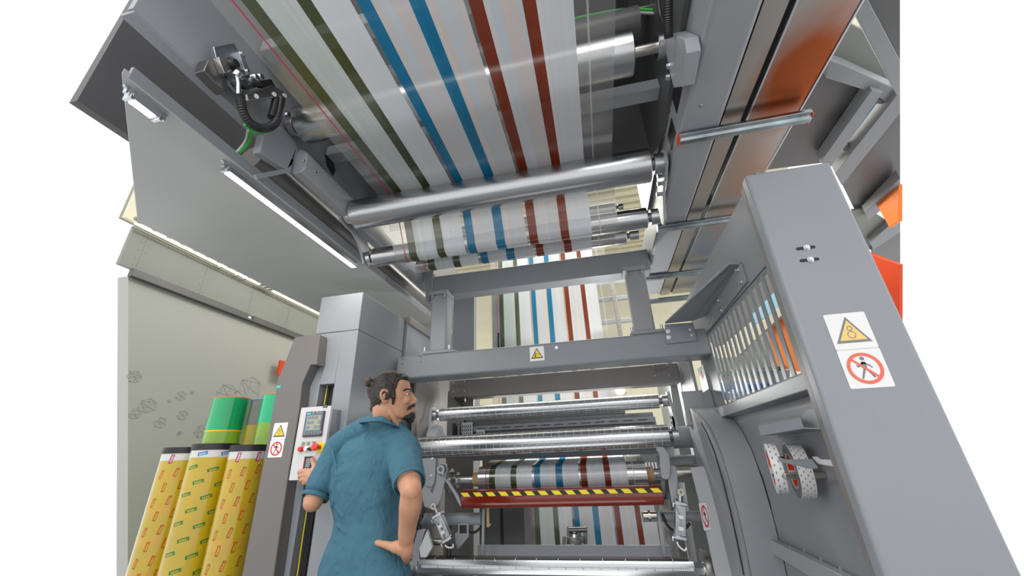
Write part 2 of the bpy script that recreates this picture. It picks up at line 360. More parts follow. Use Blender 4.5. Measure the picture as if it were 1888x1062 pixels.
def wrap_label(mb, cx, cy, r, ang, z, w, h, tilt, mi, txt, tmi, ts):
    """a printed mark wrapped on a standing roll"""
    base = len(mb.v); n = 8
    def put(x, y, lift): 
        xx = x*cos(tilt)-y*sin(tilt); yy = x*sin(tilt)+y*cos(tilt); a = ang+xx/r; return V(cx+(r+lift)*cos(a), cy+(r+lift)*sin(a), z+yy)
    vs = []; fs = []
    for i in range(n+1):
        x = -w/2+w*i/n; vs += [put(x,-h/2,.0006), put(x,h/2,.0006)]
    for i in range(n): fs.append((2*i,2*i+2,2*i+3,2*i+1))
    mb.add(vs, fs, mi)
    k = (txt, ts, .0)
    if k not in _TX: _TX[k] = text_mesh(txt, ts)
    tv, tf = _TX[k]; mb.add([put(v.x-w*.04, v.y, .0012) for v in tv], tf, tmi)
    mb.add([put(w*.36-.004,.0,.0012),put(w*.36,-h*.25,.0012),put(w*.45,h*.3,.0012),put(w*.36,-h*.08,.0012)],[(0,1,2,3)],tmi)
def film_roll(x, y, r, h, label, style):
    t = thing('film_roll',(x,y,0),label,'roll','clear film rolls standing on end by the wall')
    a0 = math.atan2(-y, -x)     # side that faces the aisle
    if style in ('yellow_green','yellow_rust'):
        MB().lathe((x,y,0),(x,y,1),[(0,r),(h-.085,r)],64).build('film_body','roll_yellow',t)
        MB().lathe((x,y,0),(x,y,1),[(h-.085,r+.0002),(h-.035,r+.0002)],64).build('bare_film','pale_film',t)
        MB().lathe((x,y,0),(x,y,1),[(h-.04,r+.003),(h,r+.003),(h,r-.012),(h-.05,r-.012)],64,cap=False).build('end_ring','rubber',t,bevel=.001)
        g = style == 'yellow_green'; mb = MB(); z = h-.16; row = 0
        while z > .05:
            cols_ = (-.95,.0,.95) if row % 2 == 0 else (-.5,.45,)
            for c in cols_:
                if g: wrap_label(mb,x,y,r,a0+c*.95+.1,z-.018*c,.062,.020,.25,0,'tesa',1,.024)
                else: wrap_label(mb,x,y,r,a0+c*.75-.1,z+.012*c,.055,.019,1.45 if row % 2 else 1.35,0,'tesa',1,.022)
            z -= .080 if g else .084; row += 1
        mb.build('printed_marks',['print_green' if g else 'print_rust','sign_yellow'],t,smooth=0)
        mb = MB()
        for c in (-.5,.5): wrap_label(mb,x,y,r,a0+c,h-.062 if g else h-.075,.06,.022,.2 if g else 1.4,0,'tesa',1,.024)
        mb.build('top_marks',['print_blue' if g else 'print_plum','sign_white'],t,smooth=0)
        if not g:
            for k in range(4): MB().lathe((x,y,0),(x,y,1),[(h-.15-k*.19,r+.0003),(h-.21-k*.19,r+.0003)],64,cap=False).build('amber_band','roll_amber',t)
    elif style == 'green':
        MB().lathe((x,y,0),(x,y,1),[(0,r),(h-.26,r)],48).build('film_body','roll_lime',t)
        MB().lathe((x,y,0),(x,y,1),[(h-.26,r),(h-.255,r+.001),(h-.006,r+.001),(h-.006,r-.01)],48,cap=False).build('green_wrap','roll_green',t)
        MB().ring((x,y,h-.008),(x,y,h),r-.015,r+.001,48).build('end_ring','rim_orange',t)
        MB().lathe((x,y,0),(x,y,1),[(h-.262,r+.0015),(h-.254,r+.0015)],48,cap=False).build('yellow_seam','yellow',t)
    elif style == 'mint':
        MB().lathe((x,y,0),(x,y,1),[(0,r),(h-.22,r)],48).build('film_body','roll_lime',t)
        MB().lathe((x,y,0),(x,y,1),[(h-.22,r),(h-.215,r+.001),(h-.006,r+.001),(h-.006,r-.01)],48,cap=False).build('green_wrap','roll_mint',t)
        MB().ring((x,y,h-.008),(x,y,h),r-.015,r+.001,48).build('end_ring','rim_orange',t)
    else:
        MB().lathe((x,y,0),(x,y,1),[(0,r),(h-.20,r)],48).build('film_body','olive',t)
        MB().lathe((x,y,0),(x,y,1),[(h-.20,r+.0002),(h-.006,r+.0002),(h-.006,r-.01)],48,cap=False).build('bare_film','roll_slate',t)
        MB().ring((x,y,h-.008),(x,y,h),r-.012,r+.001,48).build('end_ring','rim_blue',t)
film_roll(-2.64,2.42,.135,1.415,'tall yellow film roll with green printed marks, middle of the front row','yellow_green')
film_roll(-2.335,2.40,.115,1.395,'yellow film roll with rust printed marks, right of the front row','yellow_rust')
film_roll(-2.95,2.46,.122,1.405,'yellow film roll at the left end of the front row, cut by the photo edge','yellow_rust')
film_roll(-2.985,2.78,.135,1.79,'tall bright green roll, left of the two green rolls','green')
film_roll(-2.75,2.84,.075,1.77,'narrow slate roll between the two green rolls','slate')
film_roll(-2.52,2.78,.125,1.79,'tall mint green roll, right of the two green rolls','mint')
film_roll(-2.32,2.90,.09,1.80,'slate and olive roll against the grey control cabinet cover','slate')
o = MB().prism([at(518,664,X=-3.9),at(532,667,X=-3.9),at(530,695,X=-3.9),at(513,691,X=-3.9)],V(-.03,0,0)).build('wall_sign','orange_red',bevel=.002,loc=at(520,680,X=-3.9))
tag(o,'small red-orange sign on the wall beside the dark cabinet cover','sign')
# ------------------------------------------------------------------ control cabinet on the left
mk('cover_brown',(.165,.155,.15),.42,bump=.1,bscale=300)
t = thing('control_column',(-1.64,2.5,0),'tall pale grey cabinet column behind the man, rising to the overhead panel','cabinet')
yF = 2.18
MB().box((-1.80,yF,0),(-1.705,2.80,2.06)).box((-1.705,yF,1.72),(-1.60,2.80,2.06)).box((-1.60,yF,0),(-1.48,2.80,2.06)).box((-1.705,2.5,0),(-1.60,2.80,1.72)).build('body','paint_light',t,bevel=.003)
MB().box((-1.80,yF,2.063),(-1.48,2.80,2.33)).build('top_box','paint_light',t,bevel=.003)
MB().box((-1.705,2.3,.0),(-1.60,2.33,1.72)).build('slot_back','rubber',t)
for i,(x,m) in enumerate(((-1.69,'yellow'),(-1.676,'rubber'),(-1.655,'rubber'),(-1.635,'hose'),(-1.62,'green_wire'))):
    MB().tube(spline([V(x,2.235,1.72),V(x+.006,2.22,1.3),V(x-.006+.02*i/4,2.23,.9),V(x+.01,2.22,.4),V(x,2.23,.02)],6),.0035 if m!='hose' else .012,8).build('cable',m,t)
# folded cover beside it
def px(l, **k): return [at(a, b, **k) for a, b in l]
yc = 2.10
prof = px([(543.4,621.6),(589.7,616.5),(584,672.5),(572.7,672.5),(556.7,706.9),(551,757.8),(532,870),(504,1062)],Y=yc)
prof += [V(-1.79,yc,0),V(-2.0,yc,0)] + px([(446,1062),(490,829),(511.6,701.8)],Y=yc)
o = MB().prism(prof,V(0,.075,0)).build('side_cover','cover_brown',bevel=.004,loc=(-1.9,2.14,0)); tag(o,'brown-grey folded cabinet cover with two safety stickers, left of the pale column','cover')
ex, ez = V(1,0,0), V(0,0,1)
a = at(516,795,Y=yc); b = at(512,821,Y=yc); mb = MB()
sign_tri(mb, V(a.x,yc-.0003,a.z), ex, ez, 0, 0, .076); mb.build('warning_sticker',['sign_white','sign_yellow','sign_black'],o,smooth=0)['label']='white sticker with a yellow roller warning triangle'
mb = MB(); sign_no(mb, V(a.x-.002,yc-.0003,a.z-.0955), ex, ez, 0, 0, .076); mb.build('prohibition_sticker',['sign_white','sign_red','sign_black'],o,smooth=0)['label']='white sticker with a red no-entry walker sign'
a = at(514,713,Y=yc); MB().box((a.x-.012,yc-.001,a.z-.008),(a.x+.012,yc+.02,a.z+.008)).build('tape_tab','cyan_tape',o)
# operator panel
t = thing('operator_panel',(-1.68,2.12,1.39),'white operator panel with screen and push buttons that the man touches','control panel')
x0,x1,z0,z1 = -1.752,-1.545,1.185,1.580; yp = 2.06
P = [at(555.4,751.7,Y=yp),at(611.3,740.8,Y=yp)]; x0,x1,z1 = P[0].x,P[1].x,P[0].z; z0 = at(538,886,Y=yp).z
MB().box((x0,yp,z0),(x1,yp+.022,z1)).build('front_plate','paint_white',t,bevel=.003)
MB().box((x0+.012,yp+.023,z0+.012),(x1-.012,2.179,z1-.012)).build('housing','paint_mid',t,bevel=.003)
def onp(px_, py_): p = at(px_,py_,Y=yp); return p.x, p.z
def rect(nm, q0, q1, m, th=.004, bev=.001, par=t, lift=0):
    (ax,az),(bx,bz) = onp(*q0), onp(*q1)
    return MB().box((min(ax,bx),yp-th-lift,min(az,bz)),(max(ax,bx),yp-lift+.0002,max(az,bz))).build(nm,m,par,bevel=bev)
sx0 = onp(563,782)[0]; sx1 = onp(597,782)[0]; szt = onp(566,760)[1]; szb = onp(560,806)[1]
sc = MB().box((sx0,yp-.010,szb),(sx1,yp,szt)).build('screen_bezel','hmi_maroon',t,bevel=.002)
MB().box((sx0+.006,yp-.0115,szb+.008),(sx1-.006,yp-.0099,szt-.004)).build('bezel_face','hmi_blue',sc)
MB().box((sx0+.016,yp-.013,szb+.034),(sx1-.014,yp-.0112,szt-.022)).build('screen','screen',sc)
mb = MB()
for r in range(4):
    for c in range(4):
        if (r*3+c*5) % 4 != 1: mb.box((sx0+.022+c*.023,yp-.0136,szb+.042+r*.026),(sx0+.040+c*.023,yp-.0129,szb+.058+r*.026))
mb.build('screen_fields','screen_lcd',sc)
MB().box((sx0+.010,yp-.0122,szt-.016),(sx0+.034,yp-.0114,szt-.006)).build('brand_tab','hmi_cyan',sc)
mb = MB(); text(mb,'SIEMENS',.0062,V(sx0+.022,yp-.0125,szt-.011),ex,ez); text(mb,'TOUCH',.008,V(sx1-.022,yp-.0118,szt-.011),ex,ez); mb.build('lettering','sign_white',sc,smooth=0)
for k in range(8): MB().box((sx0+.012+k*.0145,yp-.0145,szb+.013),(sx0+.023+k*.0145,yp-.0112,szb+.026)).build('key','screen_lcd',sc,bevel=.001)
a = onp(600,749); MB().box((a[0]-.014,yp-.002,a[1]-.008),(a[0]+.014,yp,a[1]+.008)).build('name_plate','black',t)
mb = MB(); text(mb,'K18',.010,V(a[0],yp-.0023,a[1]),ex,ez,0); mb.build('plate_lettering','sign_white',t,smooth=0)
a0 = onp(553.5,834); a1 = onp(593,812)
pl = MB().box((a0[0],yp-.003,a0[1]),(a1[0],yp,a1[1])).build('button_plate','steel',t)
for nm,(qx,qy),r,l,m in (('push_button',(556,828),.0125,.020,'red_plastic'),('push_button',(566.5,827.5),.0125,.018,'white_plastic')):
    q = onp(qx,qy); MB().cyl((q[0],yp-.006,q[1]),(q[0],yp,q[1]),r*1.25,24,bev=.001).cyl((q[0],yp-l,q[1]),(q[0],yp-.006,q[1]),r,24,bev=.002).build(nm,m,t)['label']=('red' if m[0]=='r' else 'white')+' round push button'
q = onp(590,824.5); MB().cyl((q[0],yp-.004,q[1]),(q[0],yp,q[1]),.030,36,bev=.001).build('emergency_ring','yellow_plastic',t)
q = onp(584,822.5); q2 = onp(590,824.5)
MB().lathe((q2[0],yp-.003,q2[1]),(q2[0]-.004,yp-.06,q2[1]+.002),[(0,.012),(.022,.011),(.026,.019),(.042,.021),(.046,.016)],28).build('emergency_stop','red_plastic',t)['label']='red mushroom emergency stop knob'
q = onp(574,828); MB().cyl((q[0],yp-.012,q[1]),(q[0],yp,q[1]),.010,20,bev=.001).box((q[0]-.012,yp-.022,q[1]-.003),(q[0]+.018,yp-.012,q[1]+.006)).build('selector_switch','black',t,bevel=.001)
for qx,qy in ((559.8,818.5),(569.5,817.8),(579.5,816.5)):
    q = onp(qx,qy); MB().box((q[0]-.008,yp-.0042,q[1]-.008),(q[0]+.008,yp-.0028,q[1]+.008)).build('icon_plate','screen_lcd',t)
# small display below
d = MB().box((onp(561,850)[0],yp-.004,onp(559,868)[1]),(onp(579,850)[0],yp,onp(562,840)[1])).build('meter_frame','steel',t,bevel=.001)
MB().box((onp(562,850)[0],yp-.006,onp(559,866)[1]),(onp(577,850)[0],yp-.0038,onp(562,842)[1])).build('meter_face','black',d)
MB().box((onp(565.5,850)[0],yp-.0072,onp(559,862)[1]),(onp(574,850)[0],yp-.0058,onp(562,845)[1])).build('meter_display','screen_lcd',d)
MB().box((onp(561.6,850)[0],yp-.0068,onp(559,864)[1]),(onp(562.8,850)[0],yp-.0058,onp(562,845)[1])).build('meter_strip','red_plastic',d)
mb = MB(); q = onp(564,865); mb.cyl((q[0],yp-.009,q[1]),(q[0],yp-.005,q[1]),.006,16).cyl((q[0]+.017,yp-.009,q[1]),(q[0]+.017,yp-.005,q[1]),.006,16); mb.build('meter_key','white_plastic',d)
# ------------------------------------------------------------------ upper left frame
t = thing('side_plate',(-1.44,.8,2.72),'long grey side plate with pale lower flange at the top left','frame plate')
MB().box((-1.445,.555,2.735),(-1.42,1.26,3.9)).box((-1.445,1.26,2.80),(-1.42,3.1,3.9)).build('plate','paint_mid',t,bevel=.002)
MB().box((-1.475,.56,2.72),(-1.42,1.20,2.735)).build('flange','paint_light',t,bevel=.002)
# long chamfered beam
pr = lambda y: [V(-1.42,y,2.80),V(-1.42,y,2.655),V(-1.395,y,2.635),V(-1.35,y,2.64),V(-1.335,y,2.66),V(-1.335,y,2.76),V(-1.38,y,2.80)]
t = thing('longitudinal_beam',(-1.38,1.3,2.64),'grey longitudinal beam with chamfered lower edge, behind the left ends of the upper rollers','beam')
MB().prism(pr(1.33),V(0,1.62,0)).build('beam','paint_mid',t,bevel=.004)
a = at(608,305,X=-1.335)
MB().prism([V(-1.334,a.y-.05,a.z+.04),V(-1.334,a.y+.02,a.z+.04),V(-1.334,a.y+.05,a.z+.01),V(-1.334,a.y+.04,a.z-.045),V(-1.334,a.y-.02,a.z-.02)],V(-.004,0,0)).build('cable_opening','black',t)
mb = MB()
for p in ((560,296),(582,316)): q = at(*p,X=-1.334); mb.bolt(q,(1,0,0),.006,.004)
mb.build('bolt','zinc',t)
# dark round duct behind
o = MB().cyl((-1.60,1.25,2.72),(-1.60,4.0,2.72),.07,40).build('round_duct','paint_brown',loc=(-1.6,2.6,2.72)); tag(o,'dark round duct running beside the chamfered beam, over the overhead panel edge','duct')
# bearing support of the top roller
t = thing('bearing_bracket',(-1.41,1.2,2.7),'pale stepped bracket holding the left bearing of the topmost roller','bracket')
A = lambda a,b: at(a,b,X=-1.40)
MB().prism([A(486,248),A(520,232),A(548,262),A(552,296),A(530,314),A(479,281)],V(-.045,0,0)).build('plate','paint_light',t,bevel=.008,seg=3)
MB().prism([A(541,300),A(543,286),A(536,318),A(476,330),A(470,322),A(530,310)],V(-.01,0,0)).build('cable_hoop','paint_light',t,bevel=.002)
# mounting block with hoses at the upper left
t = thing('sensor_mount',(-1.36,.95,2.75),'stainless sensor mount with corrugated hose at the upper left of the film','sensor')
B = lambda a,b: at(a,b,X=-1.36)
MB().prism([B(376,130),B(384,110),B(392,108),B(402,134),B(420,140),B(418,172),B(404,160)],V(-.05,0,0)).build('bracket_plate','steel_dark',t,bevel=.003)
MB().prism([B(391,108),B(405,107),B(417,134),B(403,138)],V(.03,0,0)).build('folded_cover','steel',t,bevel=.002)
MB().prism([B(405,107),B(426,105),B(444,130),B(417,136)],V(.012,0,0)).build('side_cheek','steel',t,bevel=.002)
q = B(418,121); MB().lathe(q,q+V(1,0,0),[(0,.026),(.02,.026),(.03,.018),(.05,.016)],24).build('black_knob','rubber',t)
MB().prism([B(394,86),B(432,80),B(468,145),B(440,170),B(404,130)],V(-.02,0,0)).build('back_plate','galv',t,bevel=.002)
mb = MB().prism([B(433,97),B(440,98),B(456,138),B(448,141)],V(.02,0,0)); 
for p in ((439,102),(449,134)): mb.bolt(B(*p)+V(.02,0,0),(1,0,0),.010,.008)
mb.build('strap_plate','zinc',t,bevel=.001)
MB().prism([B(423,152),B(462,143),B(474,160),B(434,172)],V(.035,0,0)).build('valve_block','alu',t,bevel=.003)
mb = MB()
for p in ((455,147),(464,146)): q = B(*p); mb.lathe(q+V(.03,0,0),q+V(1,0,0),[(0,.016),(.02,.016),(.026,.012)],18)
mb.build('cap_screw','zinc',t)
MB().prism([B(470,150),B(494,147),B(502,162),B(474,163)],V(.02,0,0)).build('connector_strip','rubber',t,bevel=.003)
MB().prism([B(436,178),B(486,161),B(513,176),B(516,180),B(492,184),B(440,190)],V(.05,0,0)).build('stainless_box','steel',t,bevel=.003)
mb = MB()
for p in ((454,182),(488,178),(508,180)): mb.bolt(B(*p)+V(.05,0,0),(.7,-.3,-.6),.008,.008)
mb.build('box_bolt','zinc',t)
q = [B(422,142)+V(.04,0,0),B(423,160)+V(.045,0,0),B(423,180)+V(.045,0,0)]
MB().tube(q,.010,16).lathe(q[0],q[0]+V(.3,0,1),[(-.01,.017),(.012,.017),(.02,.010)],18).build('cable_plug','zinc',t)
hs = spline([B(424,180)+V(.05,0,0),B(428,205)+V(.05,0,0),B(440,228)+V(.05,0,0),B(462,240)+V(.05,0,0),B(484,236)+V(.05,0,0),B(496,218)+V(.05,0,0),B(502,184)+V(.05,0,0)],12)
MB().tube(hs,.0165,16,corr=.16).build('corrugated_hose','rubber',t)
MB().tube(spline([B(487,220)+V(.04,0,0),B(493,200)+V(.04,0,0),B(496,184)+V(.04,0,0)],6),.018,14).build('hose_sleeve','rubber',t)
MB().tube(spline([B(440,232)+V(.03,0,0),B(460,245)+V(.03,0,0),B(486,243)+V(.03,0,0),B(501,222)+V(.03,0,0),B(505,196)+V(.03,0,0)],10),.007,10).build('green_cable','green_wire',t)
MB().tube(spline([at(464,242,X=-1.40),at(459,262,X=-1.46),at(442,281,X=-1.50),at(422,292,X=-1.54)],8),.006,8).build('green_cable','green_wire',t)
MB().tube(spline([at(457,240,X=-1.40),at(452,260,X=-1.46),at(436,280,X=-1.50),at(416,291,X=-1.54)],8),.005,8).build('grey_cable','white_wire',t)
MB().tube(spline([B(420,146)+V(.04,0,0),B(436,165)+V(.05,0,0),B(448,158)+V(.05,0,0),B(458,160)+V(.04,0,0)],8),.009,10).build('black_elbow','rubber',t)
mb = MB()
for p in ((530,212),(540,226)): mb.bolt(at(*p,X=-1.419),(1,0,0),.014,.012)
o = mb.build('frame_bolts','zinc',loc=at(530,212,X=-1.419)); tag(o,'pair of hex bolts in the side plate above the left bearing','bolt')
# ------------------------------------------------------------------ right side
t = thing('door_panel',(.82,1.42,0),'big pale grey cabinet end panel with two safety stickers on the right','panel')
yd = 1.40
tl = at(1374,324,Y=yd); tr = at(1530,297,Y=yd); xl, xr, zt = tl.x, tr.x, tr.z
body = MB().box((xl,yd,0),(xr,yd+.055,zt)).build('panel','paint_light',t,bevel=.012,seg=3)
MB().box((xl+.004,yd+.055,0),(xr-.004,yd+.085,zt-.02)).build('back_return','paint_brown',t,bevel=.002)
for p in ((1487,457),(1494,479)):
    q = at(*p,Y=yd); q.y = yd-.0006
    s_ = MB(); poly(s_,q,ex,ez,[(-.028+.006*cos(a),.006*sin(a)) for a in [radians(90+k*22.5) for k in range(9)]]+[(.022+.006*cos(a),.006*sin(a)) for a in [radians(-90+k*22.5) for k in range(9)]],0)
    s_.build('bolt_slot','black',t,smooth=0); MB().bolt(q,(0,-1,0),.008,.008).build('slot_bolt','zinc',t)
def frame3(o, q): return o
a = at(1567,610,Y=yd); b = at(1594,677,Y=yd)
mb = MB(); sign_tri(mb,V(a.x,yd-.0006,a.z),ex,ez,0,0,.096); s1 = mb.build('warning_sticker',['sign_white','sign_pale','sign_grey'],t,smooth=0); s1['label']='white sticker with a pale yellow roller warning triangle'
mb = MB(); sign_no(mb,V(b.x,yd-.0006,b.z),ex,ez,0,-.003,.096); s2 = mb.build('prohibition_sticker',['sign_white','sign_salmon','sign_grey'],t,smooth=0); s2['label']='white sticker with a red no-entry walker sign'
# side plate with slotted window
xs = .75
t = thing('machine_side_cover',(.77,2.2,0),'grey machine side wall with a slotted window, between the end panel and the rollers','side wall')
zT, zB = 1.925, 1.50
MB().box((xs,1.47,0),(xs+.02,2.95,zB)).box((xs,1.47,zT),(xs+.02,2.95,2.30)).box((xs,2.80,zB),(xs+.02,2.95,zT)).build('wall_sheet','paint_grey',t,bevel=.002)
tops = [(755,150),(722,195),(688,240),(653,283),(622,318),(592,355),(565,390),(540,420),(517,450),(495,475),(475,500),(455,525),(436,548),(420,568),(404,590)]
ys = [at(1180+a/3.123,440+b/3.123,X=xs).y for a,b in tops]
y_near, y_far = ys[0], ys[-1]; pitch = (y_far-y_near)/(len(ys)-1)
g = MB(); edges = [1.47]+[e for k in range(15) for e in (y_near+k*pitch-.022, y_near+k*pitch+.022)]+[2.80]
for i in range(0,len(edges),2): g.box((xs,edges[i],zB),(xs+.006,edges[i+1],zT))
g.build('slotted_window','paint_grey',t)
MB().box((xs-.004,1.47,zT+.012),(xs,2.80,zT+.016)).build('window_seam','paint_dark',t)
# ledge below the window
lg = MB().prism([V(xs,1.47,zB-.0),V(xs-.05,1.47,zB-.02),V(xs-.05,1.47,zB-.075),V(xs,1.47,zB-.085)],V(0,1.38,0)).build('ledge','paint_grey',t,bevel=.003)
# gusset above the window
t = thing('corner_gusset',(.6,2.5,2.1),'dark grey folded gusset with bolts joining the cross beam to the side wall','bracket')
A = lambda a,b: at(a,b,X=.74)
MB().prism([A(1365,486),A(1375,520),A(1306,610),A(1281,618),A(1276,590),A(1301,580)],V(.012,0,0)).build('wall_flange','paint_grey',t,bevel=.003)
p0 = at(1226,597,Y=2.62); p1 = at(1277,592,Y=2.62); p2 = A(1301,582); p3 = A(1365,486); p4 = at(1352,484,X=.71)
MB().prism([p0,p1,A(1300,583),A(1364,487),at(1345,487,X=.72)],V(0,0,.012)).build('gusset_plate','paint_grey',t,bevel=.002)
MB().prism([at(1226,598,Y=2.636),at(1278,594,Y=2.636),at(1286,628,Y=2.636),at(1228,634,Y=2.636)],V(0,.012,0)).build('beam_flange','paint_grey',t,bevel=.003)
for p in ((1360,498),(1366,520),(1324,554),(1329,572)): MB().bolt(A(*p),(-1,0,0),.011,.01).build('bolt','zinc',t)
for p in ((1232,611),(1233,622),(1274,607),(1277,617)): MB().bolt(at(*p,Y=2.636),(0,-1,0),.011,.01).build('bolt','zinc',t)
# curved guard
t = thing('curved_guard',(.67,2.4,0),'curved grey guard sweeping down to the floor right of the rollers','guard')
zs = [(1.50,2.80),(1.455,2.66),(1.40,2.53),(1.34,2.45),(1.24,2.375),(1.10,2.335),(.97,2.325),(.84,2.33),(.7,2.35),(.4,2.42),(0,2.55)]
prof = [V(.6,y,z) for z,y in zs]+[V(.6,y+.05,z) for z,y in reversed(zs)]
MB().prism(prof,V(.146,0,0)).build('curved_sheet','paint_mid',t,smooth=50)
MB().prism([V(.585,y,z) for z,y in zs]+[V(.585,3.05,0),V(.585,3.0,1.0),V(.585,2.95,1.50)],V(.014,0,0)).build('inner_cheek','paint_grey',t,bevel=.002)
mb = MB(); 
for i in range(2,8):
    z,y = zs[i]; z2,y2 = zs[i+1]
    mb.prism([V(.584,y+.06,z),V(.584,y2+.06,z2),V(.584,y2+.075,z2),V(.584,y+.075,z)],V(-.003,0,0))
mb.build('long_slot','black',t)
# inner skirt plates
t = thing('inner_skirt',(.52,2.8,0),'sloping grey inner skirt with a black slot below the cross tubes','guard')
MB().prism(px([(1273,862),(1320,858),(1336,905),(1312,1062),(1345,1120)],Y=2.78)[:2]+[at(1340,905,Y=2.7),at(1365,965,Y=2.66),at(1392,1075,Y=2.6),at(1322,1075,Y=2.72),at(1293,940,Y=2.76)],V(0,.012,0)).build('sheet','paint_mid',t,bevel=.002)
q = at(1305,885,Y=2.755); s_ = MB(); poly(s_,q,ex,ez,rrect(-.045,-.007,.035,.007,.0069),0); s_.build('slot','black',t,smooth=0)
for p in ((1316,874),(1323,889),(1358,952)): MB().bolt(at(*p,Y=2.75),(-.3,-1,0),.009,.012).build('bolt','zinc',t)
mb = MB(); sign_no(mb,at(1300,952,Y=2.72),V(.35,.2,0),ez,0,0,.11); o = mb.build('prohibition_sticker',['sign_white','sign_red','sign_black'],t,smooth=0)
# tape dispenser on the wall
A = lambda a,b,X=.62: at(a,b,X=X)
t = thing('tape_holder',(.70,1.75,1.1),'grey sheet metal tape holder bracket fixed on the side wall','bracket')
MB().prism([at(1476,768,X=.70),at(1487,755,X=.70),at(1515,753,X=.70),at(1523,792,X=.70),at(1484,791,X=.70)],V(.045,0,0)).build('side_cheek','paint_mid',t,bevel=.001)
MB().prism([at(1398,786,X=.60),at(1476,771,X=.66),at(1482,790,X=.66),at(1403,803,X=.60)],V(0,.003,0)).build('front_lip','paint_light',t)
MB().prism([at(1398,786,X=.60),at(1405,775,X=.66),at(1455,772,X=.70),at(1476,771,X=.66)],V(0,0,.003)).build('top_tray','paint_grey',t)
MB().prism([at(1403,803,X=.60),at(1482,790,X=.66),at(1523,792,X=.70),at(1470,800,X=.745),at(1430,803,X=.745)],V(0,0,.003)).build('tray_floor','paint_light',t)
MB().prism([at(1434,842,X=.62),at(1445,842,X=.62),at(1450,847,X=.62),at(1498,846,X=.66),at(1510,863,X=.66),at(1497,865,X=.66),at(1440,852,X=.62)],V(0,.003,0)).build('cutting_arm','paint_light',t)
MB().prism([at(1498,842,X=.66),at(1507,842,X=.66),at(1514,847,X=.68),at(1543,848,X=.70),at(1547,862,X=.70),at(1508,855,X=.67)],V(0,.004,0)).build('arm_clip','paint_white',t)
MB().box((.62,1.70,1.145),(.75,1.73,1.165)).build('spindle','steel',t,bevel=.002)
mk('tape_print',(.72,.72,.72),.4); mk('tape_side',(.16,.16,.17),.4)
def tape_roll(c, r, w, ri, label, sidem, big, tilt):
    c = Vector(c); ax = V(1,tilt,0).normalized(); t = thing('tape_roll',c,label,'tape roll')
    p0 = c-ax*w/2; p1 = c+ax*w/2
    MB().ring(p0,p1,ri,r,56).build('tape_body','tape_print',t,bevel=.001)
    MB().ring(p0-ax*.0006,p0,ri,r-.001,56).build('tape_side',sidem,t)
    MB().ring(p0-ax*.0012,p1,ri-.004,ri,48).build('core','paint_white',t)
    uu = ax.orthogonal().normalized(); uu = (V(0,0,1)-ax*ax.z).normalized(); vv = ax.cross(uu); pat = MB()
    for k in range(4):
        for a0_,a1_,m_ in ((0,55,0),(58,70,1)):
            for j in range(6):
                q = [radians(k*90+a0_+(a1_-a0_)*(j+e)/6) for e in (0,1)]
                P_ = [p0+ax*(w*.04+(w*.9)*f)+(uu*cos(a)+vv*sin(a))*(ri-.0046) for a,f in ((q[0],0),(q[1],0),(q[1],1),(q[0],1))]; pat.add(P_,[(3,2,1,0)],m_)
        a = radians(k*90+27); er = uu*cos(a)+vv*sin(a); et = uu*sin(a)-vv*cos(a); text(pat,'tesa',.022 if ri>.065 else .026,c-er*-(ri-.0054),et*(-1),ax,2,.0)
    pat.build('core_label',['orange_red','blue_paint','sign_white'],t,smooth=0)
    mb = MB(); u = ax.orthogonal().normalized(); u = V(0,0,1); v = ax.cross(u)
    nrow = 26 if big else 22; ncol = 4 if big else 2
    for i in range(nrow):
        for j in range(ncol):
            a = 2*pi*(i+.5*(j%2))/nrow; x = -w/2+w*(j+.6)/(ncol+.2); s = .0045 if big else .006
            er = u*cos(a)+v*sin(a); et = -u*sin(a)+v*cos(a); o = c+ax*x+er*(r+.0007)
            mb.add([o-et*s*.8-ax*s*.5,o-et*s*.5+ax*s*.3,o+et*s-ax*s*.2,o+et*s*.7-ax*s*.6],[(0,1,2,3)])
    mb.build('printed_ticks','sign_grey',t,smooth=0)
    mb = MB()
    for k in range(0):
        a = radians(60+k*120); er = V(0,cos(a),sin(a)); et = V(0,-sin(a),cos(a))
        text(mb,'tesa',.030,p0-ax*.0016+er*(ri+r*.0+.0)*1.0-er*.0,et,er)
    return t
tc_ = at(1420,863,X=.615)
tape_roll((.635,tc_.y,tc_.z),.088,.034,.070,'narrow white tape roll with printed ticks at the holder tip','tape_print',False,-.27)
tc2 = at(1462,868,X=.68)
tape_roll((.70,tc2.y,tc2.z),.092,.045,.060,'wider white tape roll with dark grey sides nearest the side wall','tape_side',True,-.17)
# angled rail low on the wall
t = thing('angle_rail',(.72,2.0,.8),'grey angled rail bolted low across the machine side wall','rail')
A = lambda a,b: at(a,b,X=.745)
MB().prism([A(1412,990),A(1424,990),A(1580,1064),A(1620,1110),A(1590,1110),A(1420,1010),A(1414,1008)],V(-.035,0,0)).build('rail','paint_mid',t,bevel=.003)
for p in ((1414,998),(1432,995),(1458,1009),(1483,1015),(1514,1030),(1551,1048)): MB().bolt(at(*p,X=.709),(-1,0,0),.0045,.004).build('bolt','zinc',t)
# black gap line of the door edge
mb = MB(); ln = [(1330,757),(1345,772),(1360,795),(1378,825),(1395,858),(1405,880),(1418,925),(1430,985),(1443,1062),(1448,1100)]
L3 = [at(*p,X=xs-.0015) for p in ln]
for a_,b_ in zip(L3,L3[1:]): mb.prism([a_,b_,b_+V(0,-.008,0),a_+V(0,-.008,0)],V(.001,0,0))
mb.build('door_gap','black',bpy.data.objects['machine_side_cover'],smooth=0)
